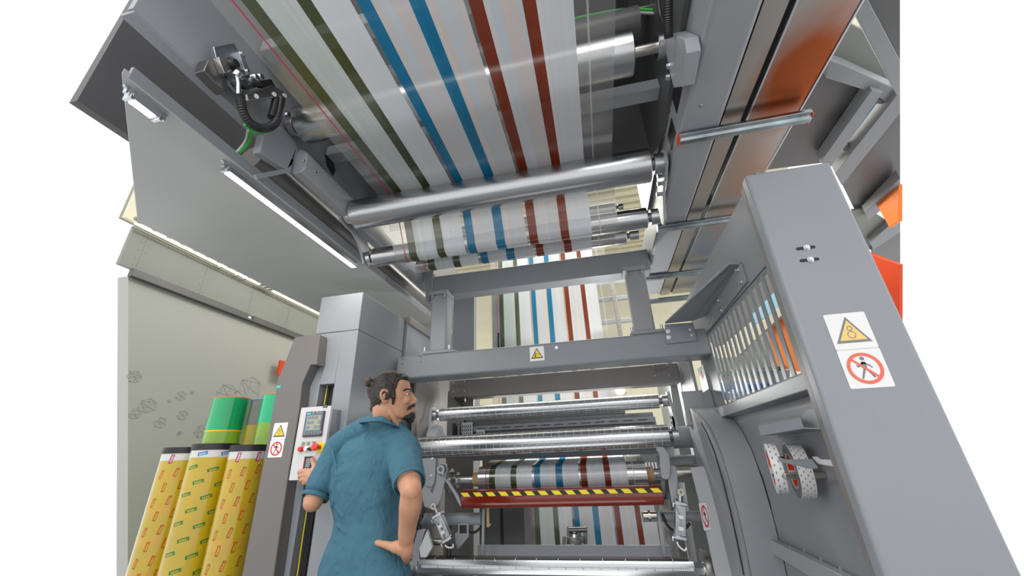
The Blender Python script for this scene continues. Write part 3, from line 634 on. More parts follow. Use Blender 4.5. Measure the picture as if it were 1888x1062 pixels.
# ------------------------------------------------------------------ overhead right: beam, tray, clamp bars
t = thing('overhead_beam',(.61,1.8,2.6),'thick grey beam running away overhead, right of the roller ends','beam')
MB().box((.525,-.3,2.60),(.695,3.55,2.86)).build('beam','paint_mid',t,bevel=.018,seg=4)
mb = MB()
for z0_,z1_,y0_,y1_ in ((2.70,2.80,1.34,1.48),(2.66,2.76,1.56,1.68)): mb.box((.5225,y0_,z0_),(.5255,y1_,z1_))
mb.build('side_opening','black',t)
MB().bolt((.585,1.36,2.60),(0,0,-1),.007,.004).build('bolt','zinc',t)
t = thing('cable_tray',(.9,1.8,2.62),'bare metal cable tray with an orange-red patch beside the overhead beam','cable tray')
MB().box((.715,-.3,2.64),(.80,3.7,2.655)).build('narrow_sheet','tray_metal',t)
MB().box((.826,-.3,2.64),(1.05,3.7,2.655)).build('wide_sheet','tray_metal',t)
MB().box((.70,-.3,2.66),(.72,3.7,2.70)).box((.80,-.3,2.66),(.826,3.7,2.70)).build('dark_channel','rubber',t)
MB().box((.822,-.3,2.636),(.830,3.7,2.665)).box((1.046,-.3,2.636),(1.054,3.7,2.69)).build('edge_fold','zinc',t,bevel=.001)
mk('bar_metal',(.33,.38,.40),.3,1,var=.3,vscale=10)
for y,lb in ((1.52,'nearest ribbed clamp bar with orange end under the cable tray'),(2.32,'middle ribbed clamp bar crossing under the cable tray'),(3.10,'third ribbed clamp bar crossing under the cable tray, beside the gusset'),(3.68,'farthest clamp bar crossing under the cable tray')):
    t = thing('clamp_bar',(.78,y,2.57),lb,'bar','clamp bars under the cable tray')
    MB().prism([V(.515,y-.028,2.598),V(.515,y-.034,2.578),V(.515,y-.020,2.568),V(.515,y-.012,2.556),V(.515,y+.012,2.556),V(.515,y+.020,2.568),V(.515,y+.034,2.578),V(.515,y+.028,2.598)],V(.545,0,0)).build('bar','bar_metal',t,bevel=.002,smooth=20)
    if y < 2:
        for x in (.513,1.060): MB().box((x-.001,y-.030,2.559),(x+.003,y+.028,2.596)).build('end_cap','orange_red',t,bevel=.001)
t = thing('bearing_plate',(.5,1.25,2.75),'grey bearing plate holding the right shaft of the topmost roller','bracket')
A = lambda a,b: at(a,b,X=.47)
MB().prism([A(1222,70),A(1240,62),A(1262,72),A(1266,98),A(1256,160),A(1242,162),A(1234,130)],V(.05,0,0)).build('plate','paint_mid',t,bevel=.003)
for p,r in (((1234,122),.012),((1233,142),.013)): MB().bolt(A(*p),(-1,0,0),r,.014).build('bolt','zinc',t)
t = thing('cable_hose',(.47,1.1,2.9),'black corrugated hose with green cable coming down at the top right roller bearing','hose')
A = lambda a,b: at(a,b,X=.44)
MB().tube(spline([A(1232,-30),A(1232,0),A(1232,40),A(1233,70)],16),.016,14,corr=.15).build('corrugated_hose','rubber',t)
B2 = lambda a,b: at(a,b,Y=1.35)
MB().tube(spline([B2(1045,38),B2(1090,28),B2(1150,18),B2(1215,19)],10),.008,10).build('green_cable','green_wire',t)
MB().tube(spline([B2(1045,43),B2(1090,34),B2(1150,24),B2(1215,25)],10),.007,10).build('grey_cable','white_wire',t)
MB().tube(spline([A(1214,0),A(1218,30),A(1226,50)],8),.008,8).build('black_cable','rubber',t)
MB().prism([B2(1160,-8),B2(1230,-20),B2(1232,2),B2(1190,12),B2(1162,18),B2(1158,14)],V(0,.04,0)).build('stainless_block','steel',t,bevel=.003)
# ------------------------------------------------------------------ mezzanine steel at the upper right (horizontal deck and joists)
def slab(name, pts, Z, th, m, label, cat, group=None, bev=.003):
    P = [at(a,b,Z=Z) for a,b in pts]; o = MB().prism(P,V(0,0,th)).build(name,m,bevel=bev,loc=P[0]); return tag(o,label,cat,group)
slab('deck_plate',[(1598,0),(1660,-30),(1660,112)],3.1,.02,'paint_dark','dark plate filling the top right corner above the diagonal joist','plate')
slab('diagonal_joist',[(1556,-12),(1594,-12),(1660,112),(1660,186)],3.05,.1,'paint_mid','pale diagonal joist crossing the top right corner','beam')
slab('deck_plate',[(1560,40),(1600,60),(1652,175),(1652,182),(1500,112)],3.55,.02,'fibre_grey','olive grey deck plate behind the diagonal joist','plate')
slab('cross_joist',[(1530,112),(1560,122),(1660,168),(1660,206),(1606,170),(1522,144)],3.42,.08,'paint_grey','grey cross joist under the olive deck plate','beam')
slab('deck_plate',[(1480,125),(1610,165),(1520,300),(1360,320)],3.5,.02,'paint_dark','dark deck plate left of the skylight gap','plate')
slab('joist',[(1608,166),(1628,171),(1532,308),(1512,300)],3.38,.1,'paint_grey','joist along the left side of the skylight gap','beam')
slab('joist',[(1660,168),(1540,320),(1552,342),(1660,208)],3.38,.1,'paint_grey','joist along the right side of the skylight gap','beam')
slab('deck_plate',[(1660,196),(1548,330),(1580,396),(1660,338)],3.5,.02,'paint_dark','dark deck plate right of the skylight gap','plate')
slab('joist',[(1660,328),(1595,393),(1600,407),(1660,360)],3.38,.09,'paint_grey','short joist above the orange cover at the right edge','beam')
slab('joist',[(1660,398),(1603,448),(1611,460),(1660,428)],3.38,.09,'paint_grey','short joist below the orange cover at the right edge','beam')
slab('deck_plate',[(1660,426),(1608,456),(1606,474),(1660,500)],3.42,.02,'paint_dark','dark deck plate under the lower short joist','plate')
for p,q,l in (((1614,182),(1644,186),'upper round tie bar across the skylight gap'),((1556,268),(1576,282),'lower round tie bar across the skylight gap')):
    o = MB().cyl(at(*p,Z=3.46),at(*q,Z=3.46),.028,20).build('tie_bar','paint_brown',loc=at(*p,Z=3.46)); tag(o,l,'bar')
slab('blue_beam',[(1622,180),(1628,186),(1548,302),(1538,300)],5.0,.1,'blue_paint','thin blue beam seen through the skylight gap','beam')
slab('roof_light_strip',[(1628,178),(1656,182),(1552,322),(1545,302)],5.5,.05,'cream','cream roof strip seen through the skylight gap','roof')
slab('deck_plate',[(1570,388),(1600,385),(1645,414),(1608,462),(1580,450)],3.46,.02,'fibre_grey','grey-green plate between the two short joists at the right edge','plate')
# neighbouring machine behind the side wall
XN = 1.6
def wallpiece(name, pts, X, th, m, label, cat, group=None, bev=.003):
    P = [at(a,b,X=X) for a,b in pts]; o = MB().prism(P,V(th,0,0)).build(name,m,bevel=bev,loc=P[0]); return tag(o,label,cat,group)
Zp = lambda a,b: (1180+a/3.123, 440+b/3.123)
wallpiece('orange_cover',[Zp(728,505),(1500,530),(1540,700),Zp(790,740)],XN,.1,'orange','bright orange machine cover seen through the window slots','cover')
wallpiece('orange_cover',[(1606,360),(1657,340),(1657,408),(1640,420)],2.9,.03,'orange','orange cover seen between the short joists at the right edge','cover')
wallpiece('orange_cover',[(1600,466),(1657,488),(1657,640),(1600,560)],2.5,.03,'orange_red','deep orange-red cover beside the end panel at the right edge','cover')
wallpiece('cream_band',[Zp(440,620),Zp(560,615),Zp(700,480),(1460,545),(1500,520),(1510,580),(1465,560),Zp(730,520),Zp(560,680),Zp(450,690)],XN-.05,.03,'cream','cream trim band above the orange cover','trim')
wallpiece('grey_back_cover',[Zp(450,640),Zp(560,640),Zp(728,505),Zp(792,745),Zp(430,790),Zp(420,700)],XN+.13,.05,'fibre_grey','grey-green cover left of the orange cover behind the window slots','cover')
wallpiece('window_glazing',[Zp(640,440),Zp(830,250),Zp(830,380),Zp(650,500)],XN+.22,.02,'glass_blue','pale blue glazing above the orange cover behind the slots','window')
wallpiece('dark_structure',[Zp(370,560),Zp(640,240),Zp(900,40),Zp(900,230),Zp(650,450),Zp(440,630)],XN+.25,.05,'paint_dark','dark roof structure behind the upper part of the window slots','structure')
wallpiece('dark_strip',[Zp(420,770),Zp(800,735),Zp(800,760),Zp(430,790)],XN-.05,.05,'glass_dark','dark strip along the foot of the grey-green cover','strip')
wallpiece('blue_tank',[Zp(440,830),Zp(610,840),Zp(610,880),Zp(500,930),Zp(450,930)],XN-.2,.3,'blue_paint','deep blue object low behind the left window slots','container')
wallpiece('white_cabinet',[Zp(420,785),Zp(800,760),Zp(800,880),Zp(430,880)],XN+.2,.1,'paint_light','pale cabinet low behind the window slots','cabinet')
# ------------------------------------------------------------------ rollers
mk('groove',(.3,.31,.33),.3,.8)
def roller(name, x0, x1, y, z, r, label, group=None, jl=.07, jr=.07, jrad=.6, mat='alu', grid=0, sleeve=True):
    t = thing(name,((x0+x1)/2,y,z),label,'roller',group)
    sh = MB().lathe((x0,y,z),(x1,y,z),[(0,r-.004),(.004,r),(x1-x0-.004,r),(x1-x0,r-.004)],72).build('roller_shell',mat,t)
    if grid:
        mb = MB(); n = int((x1-x0)/grid)
        for k in range(1,n):
            x = x0+(x1-x0)*k/n
            mb.lathe((x-.0008,y,z),(x+1,y,z),[(0,r+.0004),(.0018,r+.0004)],72,cap=False)
        for k in range(14):
            a = 2*pi*k/14; d = V(0,cos(a),sin(a)); w = V(0,-sin(a),cos(a))
            mb.prism([V(x0,y,z)+d*r+w*.0009,V(x0,y,z)+d*r-w*.0009,V(x1,y,z)+d*r-w*.0009,V(x1,y,z)+d*r+w*.0009],d*.0004)
        mb.build('engraved_grid','engraving',sh,smooth=0)
    for s,xe,L_ in ((-1,x0,jl),(1,x1,jr)):
        if L_ <= 0: continue
        MB().cyl((xe,y,z),(xe+s*.022,y,z),r*jrad*.62,24).build('shaft','steel_dark',t)
        MB().cyl((xe+s*.02,y,z),(xe+s*L_,y,z),r*jrad,40,bev=.002).build('end_journal','alu_turned',t)
    return t
t = roller('guide_roller',-1.33,.335,1.26,2.885,.094,'thick topmost bare metal roller above the striped film',jl=0,jr=0)
for s,xe,xb,L in ((-1,-1.33,-1.40,.0),(1,.335,.475,.0)):
    MB().cyl((xe,1.26,2.885),(xb,1.26,2.885),.024,28).build('shaft','steel',t)
    MB().cyl((xb-s*.035,1.26,2.885),(xb,1.26,2.885),.052,36,bev=.003).build('bearing_ring','alu_turned',t)
roller('guide_roller',-1.33,.425,1.78,2.67,.091,'large polished roller across the middle, the striped film runs over it',jl=.055,jr=.075)
roller('guide_roller',-1.335,.41,2.05,2.51,.062,'second polished roller, just below and behind the large one',jl=.05,jr=.065,jrad=.75)
roller('guide_roller',-1.075,.315,2.33,2.565,.052,'third shorter roller between the second roller and the bolted cross beam',jl=.09,jr=.08,jrad=.6)
roller('guide_roller',-.98,.31,2.60,2.98,.04,'slim roller seen high through the gap right of the film',jl=.05,jr=.06)
# brackets carrying the large and second roller
def hull2(p,r,q,s,n=14):
    """outline round two discs in (y,z)"""
    d = Vector(q)-Vector(p); L_ = d.length; base = math.atan2(d.y,d.x); th = math.acos(max(-1,min(1,(r-s)/L_)))
    o = []
    for k in range(n+1): a = base+th+(2*pi-2*th)*k/n; o.append((p[0]+r*cos(a),p[1]+r*sin(a)))
    for k in range(n+1): a = base-th+(2*th)*k/n; o.append((q[0]+s*cos(a),q[1]+s*sin(a)))
    return o
for x,lb in ((-1.405,'left grey bracket plate joining the large roller and the second roller'),(.495,'right grey bracket plate joining the large roller and the second roller')):
    t = thing('roller_bracket',(x,1.9,2.6),lb,'bracket')
    sx = 1 if x < 0 else -1
    pts = [(1.725,2.62),(1.71,2.67),(1.725,2.715),(1.77,2.74),(1.83,2.725),(1.90,2.80),(1.96,2.80),(1.97,2.72),(2.03,2.62),(2.10,2.54),(2.105,2.49),(2.07,2.455),(2.02,2.46),(1.99,2.50),(1.93,2.565),(1.86,2.60),(1.80,2.598)]
    MB().prism([V(x,*p) for p in pts],V(.014,0,0)).build('plate','paint_mid',t,bevel=.003)
    for p in ((1.93,2.77),(1.95,2.72)) if x<0 else ((1.85,2.64),(1.89,2.62),(1.96,2.60)): MB().bolt((x+(.014 if x<0 else 0),*p),(1 if x<0 else -1,0,0),.012,.025).build('bolt','zinc',t)
# ------------------------------------------------------------------ the web
mats = ['film_clear','film_line','film_green','film_white_cool','film_green','film_white','film_clear','film_blue','film_white_warm','film_blue','film_white_warm','film_clear','film_red','film_white_warm','film_red','film_white','film_clear','film_haze','film_clear']
X_ = [-1.168,-1.097,-1.090,-1.064,-1.013,-.876,-.826,-.693,-.673,-.622,-.491,-.434,-.300,-.284,-.233,-.094,-.045,.088,.134,.142,.24]
mats = ['film_clear','film_line','film_clear','film_green','film_white_cool','film_green','film_white','film_clear','film_blue','film_white_warm','film_blue','film_white_warm','film_clear','film_red','film_white_warm','film_red','film_white','film_clear','film_haze','film_clear']
assert len(X_) == len(mats)+1
def web(path, name, label, x_=X_, mt=mats, dx=0):
    """a striped film along a (y, z) path"""
    um = sorted(set(mt)); me = bpy.data.meshes.new(name); vs = []; fs = []; mi = []; uvs = []; s = [0]
    for a,b in zip(path,path[1:]): s.append(s[-1]+sqrt((a[0]-b[0])**2+(a[1]-b[1])**2))
    for i,m in enumerate(mt):
        for k in range(len(path)-1):
            q = [(x_[i],k),(x_[i+1],k),(x_[i+1],k+1),(x_[i],k+1)]; o = len(vs)
            vs += [(x+dx,path[j][0],path[j][1]) for x,j in q]; uvs += [(x,s[j]) for x,j in q]; fs.append((o,o+1,o+2,o+3)); mi.append(um.index(m))
    me.from_pydata(vs,[],fs); uv = me.uv_layers.new(name='UVMap')
    for i,l in enumerate(uvs): uv.data[i].uv = l
    for m in um: me.materials.append(MAT[m])
    for p,i in zip(me.polygons,mi): p.material_index = i; p.use_smooth = True
    bm = bmesh.new(); bm.from_mesh(me); bmesh.ops.remove_doubles(bm,verts=bm.verts,dist=1e-5); bm.to_mesh(me); bm.free()
    o = bpy.data.objects.new(name,me); C.objects.link(o); tag(o,label,'film'); return o
def arc(cy,cz,r,a0,a1,n=10): return [(cy+r*cos(radians(a0+(a1-a0)*k/n)),cz+r*sin(radians(a0+(a1-a0)*k/n))) for k in range(n+1)]
web([(-.9,2.775),(0,2.772),(.8,2.768)]+arc(1.78,2.67,.0935,92,10,10)+arc(2.05,2.51,.0645,190,330,12)+arc(2.19,2.64,.03,150,20,4)+arc(2.33,2.565,.0545,190,330,10)+[(2.5,2.72),(2.60,2.93)],
    'film_web','wide translucent film with green, blue and rust stripes sweeping overhead round the polished rollers')
s_ = 1.0
web([(4.19,3.75),(4.19,1.0)],'film_web','farther run of the striped film hanging straight down behind the cross beams',dx=.06)
web([(3.5,.80+.12),(3.5,.3)],'film_web','lower dim run of the striped film behind the foot of the machine',dx=.345-.06, x_=[x*.80-.03 for x in X_])
# wound roll
xr = [-.905+ (x+1.168)*(1.17/1.408) for x in X_]
t = thing('rewind_roll',(-.33,3.05,1.10),'wound roll of the striped film above the red guard','roll')
yR,zR,rR = 3.05,1.115,.085
def roll_mesh():
    mb = MB(); um = []
    return mb
def wound(path, name, parent):
    o = web(path,name,None,x_=xr); o.parent = parent; o.matrix_parent_inverse = Matrix.Translation(-Vector(parent.location)); 
    if 'category' in o: del o['category']
    return o
wound(arc(yR,zR,rR,0,360,48),'wound_film',t)
wound(arc(yR,zR,rR+.002,150,100,5)+[(3.25,1.225),(3.5,1.26)],'incoming_film',t)
MB().lathe((-.905,yR,zR),(.265,yR,zR),[(0,.03),(0,rR-.001),(1.17,rR-.001),(1.17,.03)],56,cap=False).build('roll_body','alu',t)
MB().ring((-.955,yR,zR),(.315,yR,zR),.038,.046,40).build('core','cardboard',t)
MB().cyl((-1.10,yR,zR),(.45,yR,zR),.034,32).build('shaft','alu_turned',t)
MB().cyl((-1.16,yR,zR),(-1.13,yR,zR),.085,40,bev=.004).cyl((-1.13,yR,zR),(-1.08,yR,zR),.055,36).build('chuck','steel',t)
MB().cyl((.43,yR,zR),(.60,yR,zR),.055,36,bev=.004).build('chuck','steel',t)
# ------------------------------------------------------------------ cross beams and posts
t = thing('cross_beam',(-.35,2.72,1.9),'wide grey cross beam with the yellow triangle sticker, above the man and the lower rollers','beam')
MB().box((-1.44,2.65,1.812),(.76,2.85,1.985)).build('beam','paint_grey',t,bevel=.016,seg=4)
a = at(990,652,Y=2.648); mb = MB(); sign_tri(mb,V(a.x,2.6495,a.z),ex,ez,0,0,.082,'hand'); mb.build('warning_sticker',['sign_white','sign_yellow','sign_black'],t,smooth=0)
mb = MB()
for p in ((741,660),(743,663),(742,671),(772,656),(776,658),(776,667)): q = at(*p,Y=2.65); mb.cyl(q,q+V(0,-.001,0),.004,10)
mb.build('tapped_hole','black',t)
MB().bolt(at(1026,641,Y=2.65),(0,-1,0),.008,.01).build('bolt','zinc',t)
t = thing('bolted_beam',(-.4,2.9,2.6),'grey cross beam resting on the two bolted posts','beam')
MB().box((-1.27,2.80,2.52),(.52,2.95,2.70)).build('beam','paint_grey',t,bevel=.014,seg=4)
MB().box((-1.30,2.78,2.47),(-1.262,2.98,2.72)).build('end_plate','paint_grey',t,bevel=.004)
MB().prism([at(752,484,Y=2.79),at(800,480,Y=2.79),at(797,545,Y=2.79),at(755,516,Y=2.79)],V(0,.012,0)).build('gusset','paint_mid',t,bevel=.003)
MB().box((-1.27,2.84,2.70),(-1.255,2.88,2.74)).build('weld_tab','paint_dark',t)
for x,lb in ((-1.15,'left bolted grey post between the two cross beams'),(.385,'right bolted grey post between the two cross beams')):
    t = thing('post',(x,2.78,2.0),lb,'post')
    MB().box((x-.068,2.72,2.02),(x+.068,2.84,2.49)).build('tube','paint_mid',t,bevel=.012,seg=3)
    MB().box((x-.085,2.70,2.486),(x+.075,2.86,2.518)).build('top_plate','paint_mid',t,bevel=.004)
    MB().box((x-.11,2.68,1.992),(x+.16,2.86,2.005)).box((x-.10,2.69,2.005),(x+.12,2.86,2.02)).build('base_plate','paint_light',t,bevel=.003)
    for dx in (-.06,.045): MB().cyl((x+dx,2.71,2.462),(x+dx,2.71,2.486),.010,6).cyl((x+dx,2.71,2.45),(x+dx,2.71,2.47),.007,12).build('bolt','zinc',t)
    for dx in (-.092,.105): MB().cyl((x+dx,2.70,2.02),(x+dx,2.70,2.05),.009,12).build('stud','zinc',t)
t = thing('rear_beam',(-.3,3.3,1.8),'brown-grey rear cross beam with round cover plates under the cross beam','beam')
MB().box((-1.23,3.2,1.73),(.645,3.36,1.885)).build('beam','paint_brown',t,bevel=.016,seg=4)
for qx,qy in ((847,712),(1219,682)):
    q = at(qx,qy,Y=3.2); MB().box((q.x-.062,3.197,q.z-.05),(q.x+.055,3.2,q.z+.045)).build('cover_plate','paint_brown',t,bevel=.001)
    mb = MB()
    for dx in (-.055,.048):
        for dz in (-.042,.036): mb.bolt((q.x+dx,3.197,q.z+dz),(0,-1,0),.005,.003)
    mb.build('screw','zinc',t)
    mb = MB()
    for k in range(3): disc(mb,V(q.x-.036+k*.034,3.1965,q.z),ex,ez,0,0,.010,.0125,0,6 if k != 1 else 20)
    mb.build('knockout','black',t,smooth=0)
# ------------------------------------------------------------------ machine side frames
t = thing('machine_side_plate',(-1.36,3.2,0),'grey-beige inner side plate of the machine behind the man','side plate')
MB().box((-1.40,2.88,.0),(-1.38,4.05,2.0)).build('plate','paint_brown',t,bevel=.002)
MB().box((-1.30,3.36,.0),(-1.06,3.38,1.82)).build('inner_sheet','paint_brown',t)
mb = MB()
for p in ((845,694),(878,697),(902,699)): pass
for y,z in ((3.0,1.86),(3.1,1.86),(3.3,1.86),(3.45,1.7),(3.3,1.55),(3.3,1.3),(3.1,1.5)): mb.bolt((-1.38,y,z),(1,0,0),.006,.004)
mb.build('screw','zinc',t)
t = thing('machine_side_plate',(.66,3.4,0),'bright inner side plate of the machine right of the rollers, with small screws','side plate')
MB().box((.665,2.92,.0),(.685,4.6,2.0)).build('plate','paint_mid',t,bevel=.002)
MB().prism([V(.60,3.36,1.95),V(.64,3.36,1.95),V(.64,3.36,.0),V(.52,3.36,.0),V(.56,3.36,1.3)],V(0,.012,0)).build('inner_sheet','fibre_grey',t)
mb = MB()
for p in ((1235,692),(1257,693),(1257,712),(1257,745),(1236,712),(1250,800)): q = at(*p,X=.664); mb.bolt(q,(-1,0,0),.006,.004)
mb.build('screw','zinc',t)
a = at(1295,698,X=.66); mb = MB(); sign_tri(mb,V(.6635,a.y,a.z),V(0,-1,0),ez,0,.0,.12); mb.build('warning_sticker',['sign_white','sign_salmon','sign_black'],t,smooth=0)
o = MB().box((.56,2.86,1.40),(.75,2.93,1.62)).build('junction_box','paint_mid',bevel=.006,loc=(.65,2.9,1.4)); tag(o,'grey box on the side wall below the slotted window, above the curved guard','box')
t = thing('round_hub',(.62,2.8,1.30),'dark round hub opening behind the curved guard, under the grey box','hub')
MB().ring((.60,2.95,1.30),(.70,2.95,1.30),.08,.12,40).build('rim','paint_mid',t,bevel=.003); MB().cyl((.66,2.95,1.30),(.70,2.95,1.30),.08,40).build('dark_core','black',t)
# swing arms for the engraved rollers
def arm(x, path, label, th=.018, r0=.05, r1=.05, m='paint_mid'):
    t = thing('swing_arm',(x,path[0][0],path[0][1]),label,'arm'); mb = MB()
    MB().prism([V(x,*p) for p in hull2(path[0],r0,path[1],r1)],V(th,0,0)).build('arm_plate',m,t,bevel=.003)
    if len(path) > 2: MB().prism([V(x,*p) for p in hull2(path[1],r1,path[2],r1*.9)],V(th,0,0)).build('arm_plate',m,t,bevel=.003)
    return t
yA,zA = 2.93,1.575; yB,zB_ = 2.85,1.345
roller('engraved_roller',-1.19,.415,yA,zA,.049,'upper engraved metal roller with a fine grid, under the rear beam',jl=.05,jr=.06,jrad=.8,mat='alu',grid=.05)
roller('engraved_roller',-1.34,.425,yB,zB_,.070,'lower thicker engraved metal roller running behind the man',jl=.04,jr=.06,jrad=.75,mat='alu',grid=.05)
t = arm(-1.262,[(2.93,1.59),(2.93,1.42),(2.86,1.32)],'left grey arm holding the upper engraved roller',.02,.045,.055)
MB().cyl((-1.262,2.93,1.41),(-1.18,2.93,1.41),.085,40,bev=.006).build('pivot_disc','paint_mid',t); MB().bolt((-1.18,2.93,1.42),(1,0,0),.009,.008).build('bolt','zinc',t)
t = arm(.475,[(2.93,1.59),(2.86,1.42),(2.85,1.345)],'right grey arm joining the two engraved rollers',.018,.045,.05)
for p in ((2.90,1.46),(2.90,1.425)): MB().bolt((.475,*p),(-1,0,0),.009,.012).build('bolt','zinc',t)
t = thing('cross_tube',(-.3,3.08,1.28),'thick dark grey cross tube right behind the lower engraved roller','tube')
MB().cyl((-1.38,3.08,1.34),(.62,3.08,1.34),.072,40).build('tube','paint_grey',t)
t = thing('cross_tube',(-.3,3.18,1.15),'thinner dark grey cross tube below the thick one, right of the wound roll','tube')
MB().cyl((.36,3.12,1.165),(.62,3.12,1.165),.062,40).build('tube','paint_grey',t)
# layered rails between the engraved rollers
t = thing('knife_rail',(-.35,3.3,1.45),'long toothed rail assembly between the two engraved rollers','rail')
MB().box((-1.08,3.22,1.530),(.20,3.30,1.565)).build('top_bar','paint_dark',t,bevel=.003)
mb = MB()
for k in range(96): mb.box((-1.06+k*.0142,3.206,1.510),(-1.053+k*.0142,3.22,1.527))
mb.build('rack_teeth','steel_dark',t)['kind'] = 'stuff'
MB().box((-1.09,3.225,1.500),(.40,3.26,1.530)).build('rack_back','paint_grey',t)
MB().box((-1.02,3.20,1.455),(.40,3.26,1.495)).build('slotted_rail','paint_mid',t,bevel=.003)
for k in range(13): MB().box((-.98+k*.105,3.198,1.474),(-.91+k*.105,3.2005,1.480)).build('rail_slot','black',t)
MB().box((-1.0,3.21,1.40),(.40,3.27,1.453)).build('lower_bar','paint_dark',t,bevel=.003)
MB().box((-.98,3.19,1.412),(.34,3.212,1.426)).build('orange_strip','orange_red',t,bevel=.002)
MB().box((-1.10,3.285,1.24),(.42,3.295,1.50)).build('back_cover','paint_grey',t,bevel=.002)
t = thing('perforated_plate',(-1.0,3.18,1.4),'pale perforated plates standing at the left end of the toothed rail','plate')
mb = MB(); hb = MB()
for bx,bz,w,h in ((-1.10,1.37,.09,.16),(-.98,1.37,.075,.10)):
    mb.box((bx,3.18,bz),(bx+w,3.184,bz+h))
    for i in range(int(w/.016)):
        for j in range(int(h/.028)): hb.box((bx+.006+i*.016,3.1785,bz+.006+j*.028),(bx+.012+i*.016,3.1802,bz+.026+j*.028))
mb.build('sheet','paint_white',t); hb.build('holes','black',t)
t = thing('valve_cluster',(-1.16,3.2,1.4),'small dark valves with hoses left of the perforated plates','valve')
for k,(x,z,w) in enumerate(((-1.19,1.42,.03),(-1.15,1.40,.025),(-1.12,1.45,.03))): MB().box((x,3.2,z),(x+w,3.25,z+.11)).build('valve_body','steel_dark' if k else 'rubber',t,bevel=.003)
MB().tube(spline([V(-1.15,3.15,1.73),V(-1.08,3.15,1.66),V(-.95,3.18,1.63),V(-.75,3.2,1.625)],8),.010,10).build('hose','rubber',t)
MB().box((-1.135,3.14,1.69),(-1.07,3.19,1.725)).build('clamp','black',t,bevel=.004)
# red guard with hazard tape
t = thing('red_guard',(-.33,2.84,1.0),'glossy dark red guard bar with black and yellow hazard tape','guard')
yg = 2.84; prof = [(yg+.10,1.062),(yg+.02,1.058),(yg-.002,1.048),(yg-.006,1.03),(yg-.006,.985),(yg+.002,.962),(yg+.02,.95),(yg+.06,.945),(yg+.10,.95)]
MB().prism([V(-.985,*p) for p in prof],V(1.315,0,0)).build('guard_bar','red_guard',t,bevel=.004,smooth=60)
mb = MB(); x = -.984
mb.box((-.984,yg-.0075,1.022),(.329,yg-.0062,1.046),1)
k = 0
while x < .31:
    mb.prism([V(x,yg-.0085,1.046),V(min(x+.050,.329),yg-.0085,1.046),V(min(x+.072,.329),yg-.0085,1.022),V(min(x+.022,.329),yg-.0085,1.022)],V(0,.001,0),0); x += .0885
mb.build('hazard_tape',['yellow','black'],t,smooth=0)
# hook plates at both ends
def plate_yz(name, x, pts, th, m, label, cat):
    P = [V(x,*p) for p in pts]; o = MB().prism(P,V(th,0,0)).build(name,m,bevel=.004,loc=P[0]); return tag(o,label,cat)
def plate_xz(name, pts, Y, th, m, label, cat, bev=.003, parent=None):
    P = [at(a,b,Y=Y) for a,b in pts]; o = MB().prism(P,V(0,th,0)).build(name,m,parent,bevel=bev,loc=None if parent else P[0]); return tag(o,label,cat) if label else o
Q = lambda a,b: (750+a*160/702, 820+b*242/1062)
t = thing('hook_arm',(-1.12,2.82,1.05),'grey curved hook plate with a round bearing, beside the man\'s elbow','arm')
plate_xz('hook_plate',[Q(120,110),Q(175,105),Q(235,110),Q(250,150),Q(232,250),Q(215,330),Q(190,370),Q(207,400),Q(232,300),Q(240,170),Q(262,150),Q(322,152),Q(330,200),Q(300,320),Q(270,450),Q(235,505),Q(190,520),Q(140,500),Q(118,400)],2.83,.018,'paint_mid',None,None,parent=t)
plate_xz('front_plate',[Q(122,112),Q(172,108),Q(235,110),Q(230,240),Q(215,320),Q(190,345),Q(150,330),Q(125,250)],2.81,.018,'paint_mid',None,None,parent=t)
plate_xz('brace',[Q(300,270),Q(330,285),Q(420,420),Q(438,470),Q(436,505),Q(405,455),Q(385,410),Q(318,300)],2.835,.02,'paint_mid',None,None,parent=t)
q = at(*Q(275,200),Y=2.80); MB().cyl(q,q+V(0,.03,0),.032,36,bev=.004).build('bearing','paint_dark',t); MB().ring(q-V(0,.004,0),q+V(0,.02,0),.014,.028,30).build('bearing_race','alu_turned',t)
for a,b in ((207,115),(198,248),(292,228)): MB().bolt(at(*Q(a,b),Y=2.808),(0,-1,0),.008,.008).build('bolt','zinc',t)
def cylinder_act(x, y, p_top, p_bot, label):
    t = thing('pneumatic_cylinder',p_bot,label,'cylinder','pneumatic cylinders either side of the red guard')
    a = Vector(p_top); b = Vector(p_bot); d = (b-a); L_ = d.length; d.normalize(); s = d.cross(V(0,1,0)).normalized(); f = s.cross(d)
    def obox(nm, t0, t1, w, h, m, ox=0, oy=0, bev=.004):
        mb = MB(); c0 = a+d*t0+s*ox+f*oy; 
        mb.prism([c0+s*w+f*h,c0-s*w+f*h,c0-s*w-f*h,c0+s*w-f*h],d*(t1-t0)); return mb.build(nm,m,t,bevel=bev)
    obox('body',.05,L_-.05,.030,.026,'galv'); obox('end_block',.03,.052,.036,.034,'alu'); obox('end_block',L_-.052,L_-.03,.034,.030,'alu')
    MB().cyl(a-d*.01,a+d*.035,.016,20).build('rod','alu_turned',t); MB().ring(a+f*-.02-d*.02,a+f*.02-d*.02,.008,.020,24).build('rod_eye','steel',t)
    for t_ in (.10,L_-.10): obox('sensor_clip',t_,t_+.02,.014,.012,'white_plastic',0,.03 if f.y<0 else -.03,.002)
    for t_ in (.045,L_-.04):
        q = a+d*t_-s*.03+V(0,-.03,0); MB().tube([q,q-s*.012,q-s*.012+d*.02],.007,10).build('air_fitting','zinc',t)
    q = b-d*.02+V(0,-.03,0); MB().tube(spline([q-s*.02,q+d*.02-s*.01,q+d*.035+s*.02,q+d*.02+s*.03],8),.005,8).build('air_hose','white_plastic',t)
    MB().tube(spline([a+d*.06-s*.03+V(0,-.032,0),a+d*L_*.5+V(0,-.036,0),b-d*.05-s*.01+V(0,-.032,0)],8),.0035,8).build('clear_tube','alu',t)
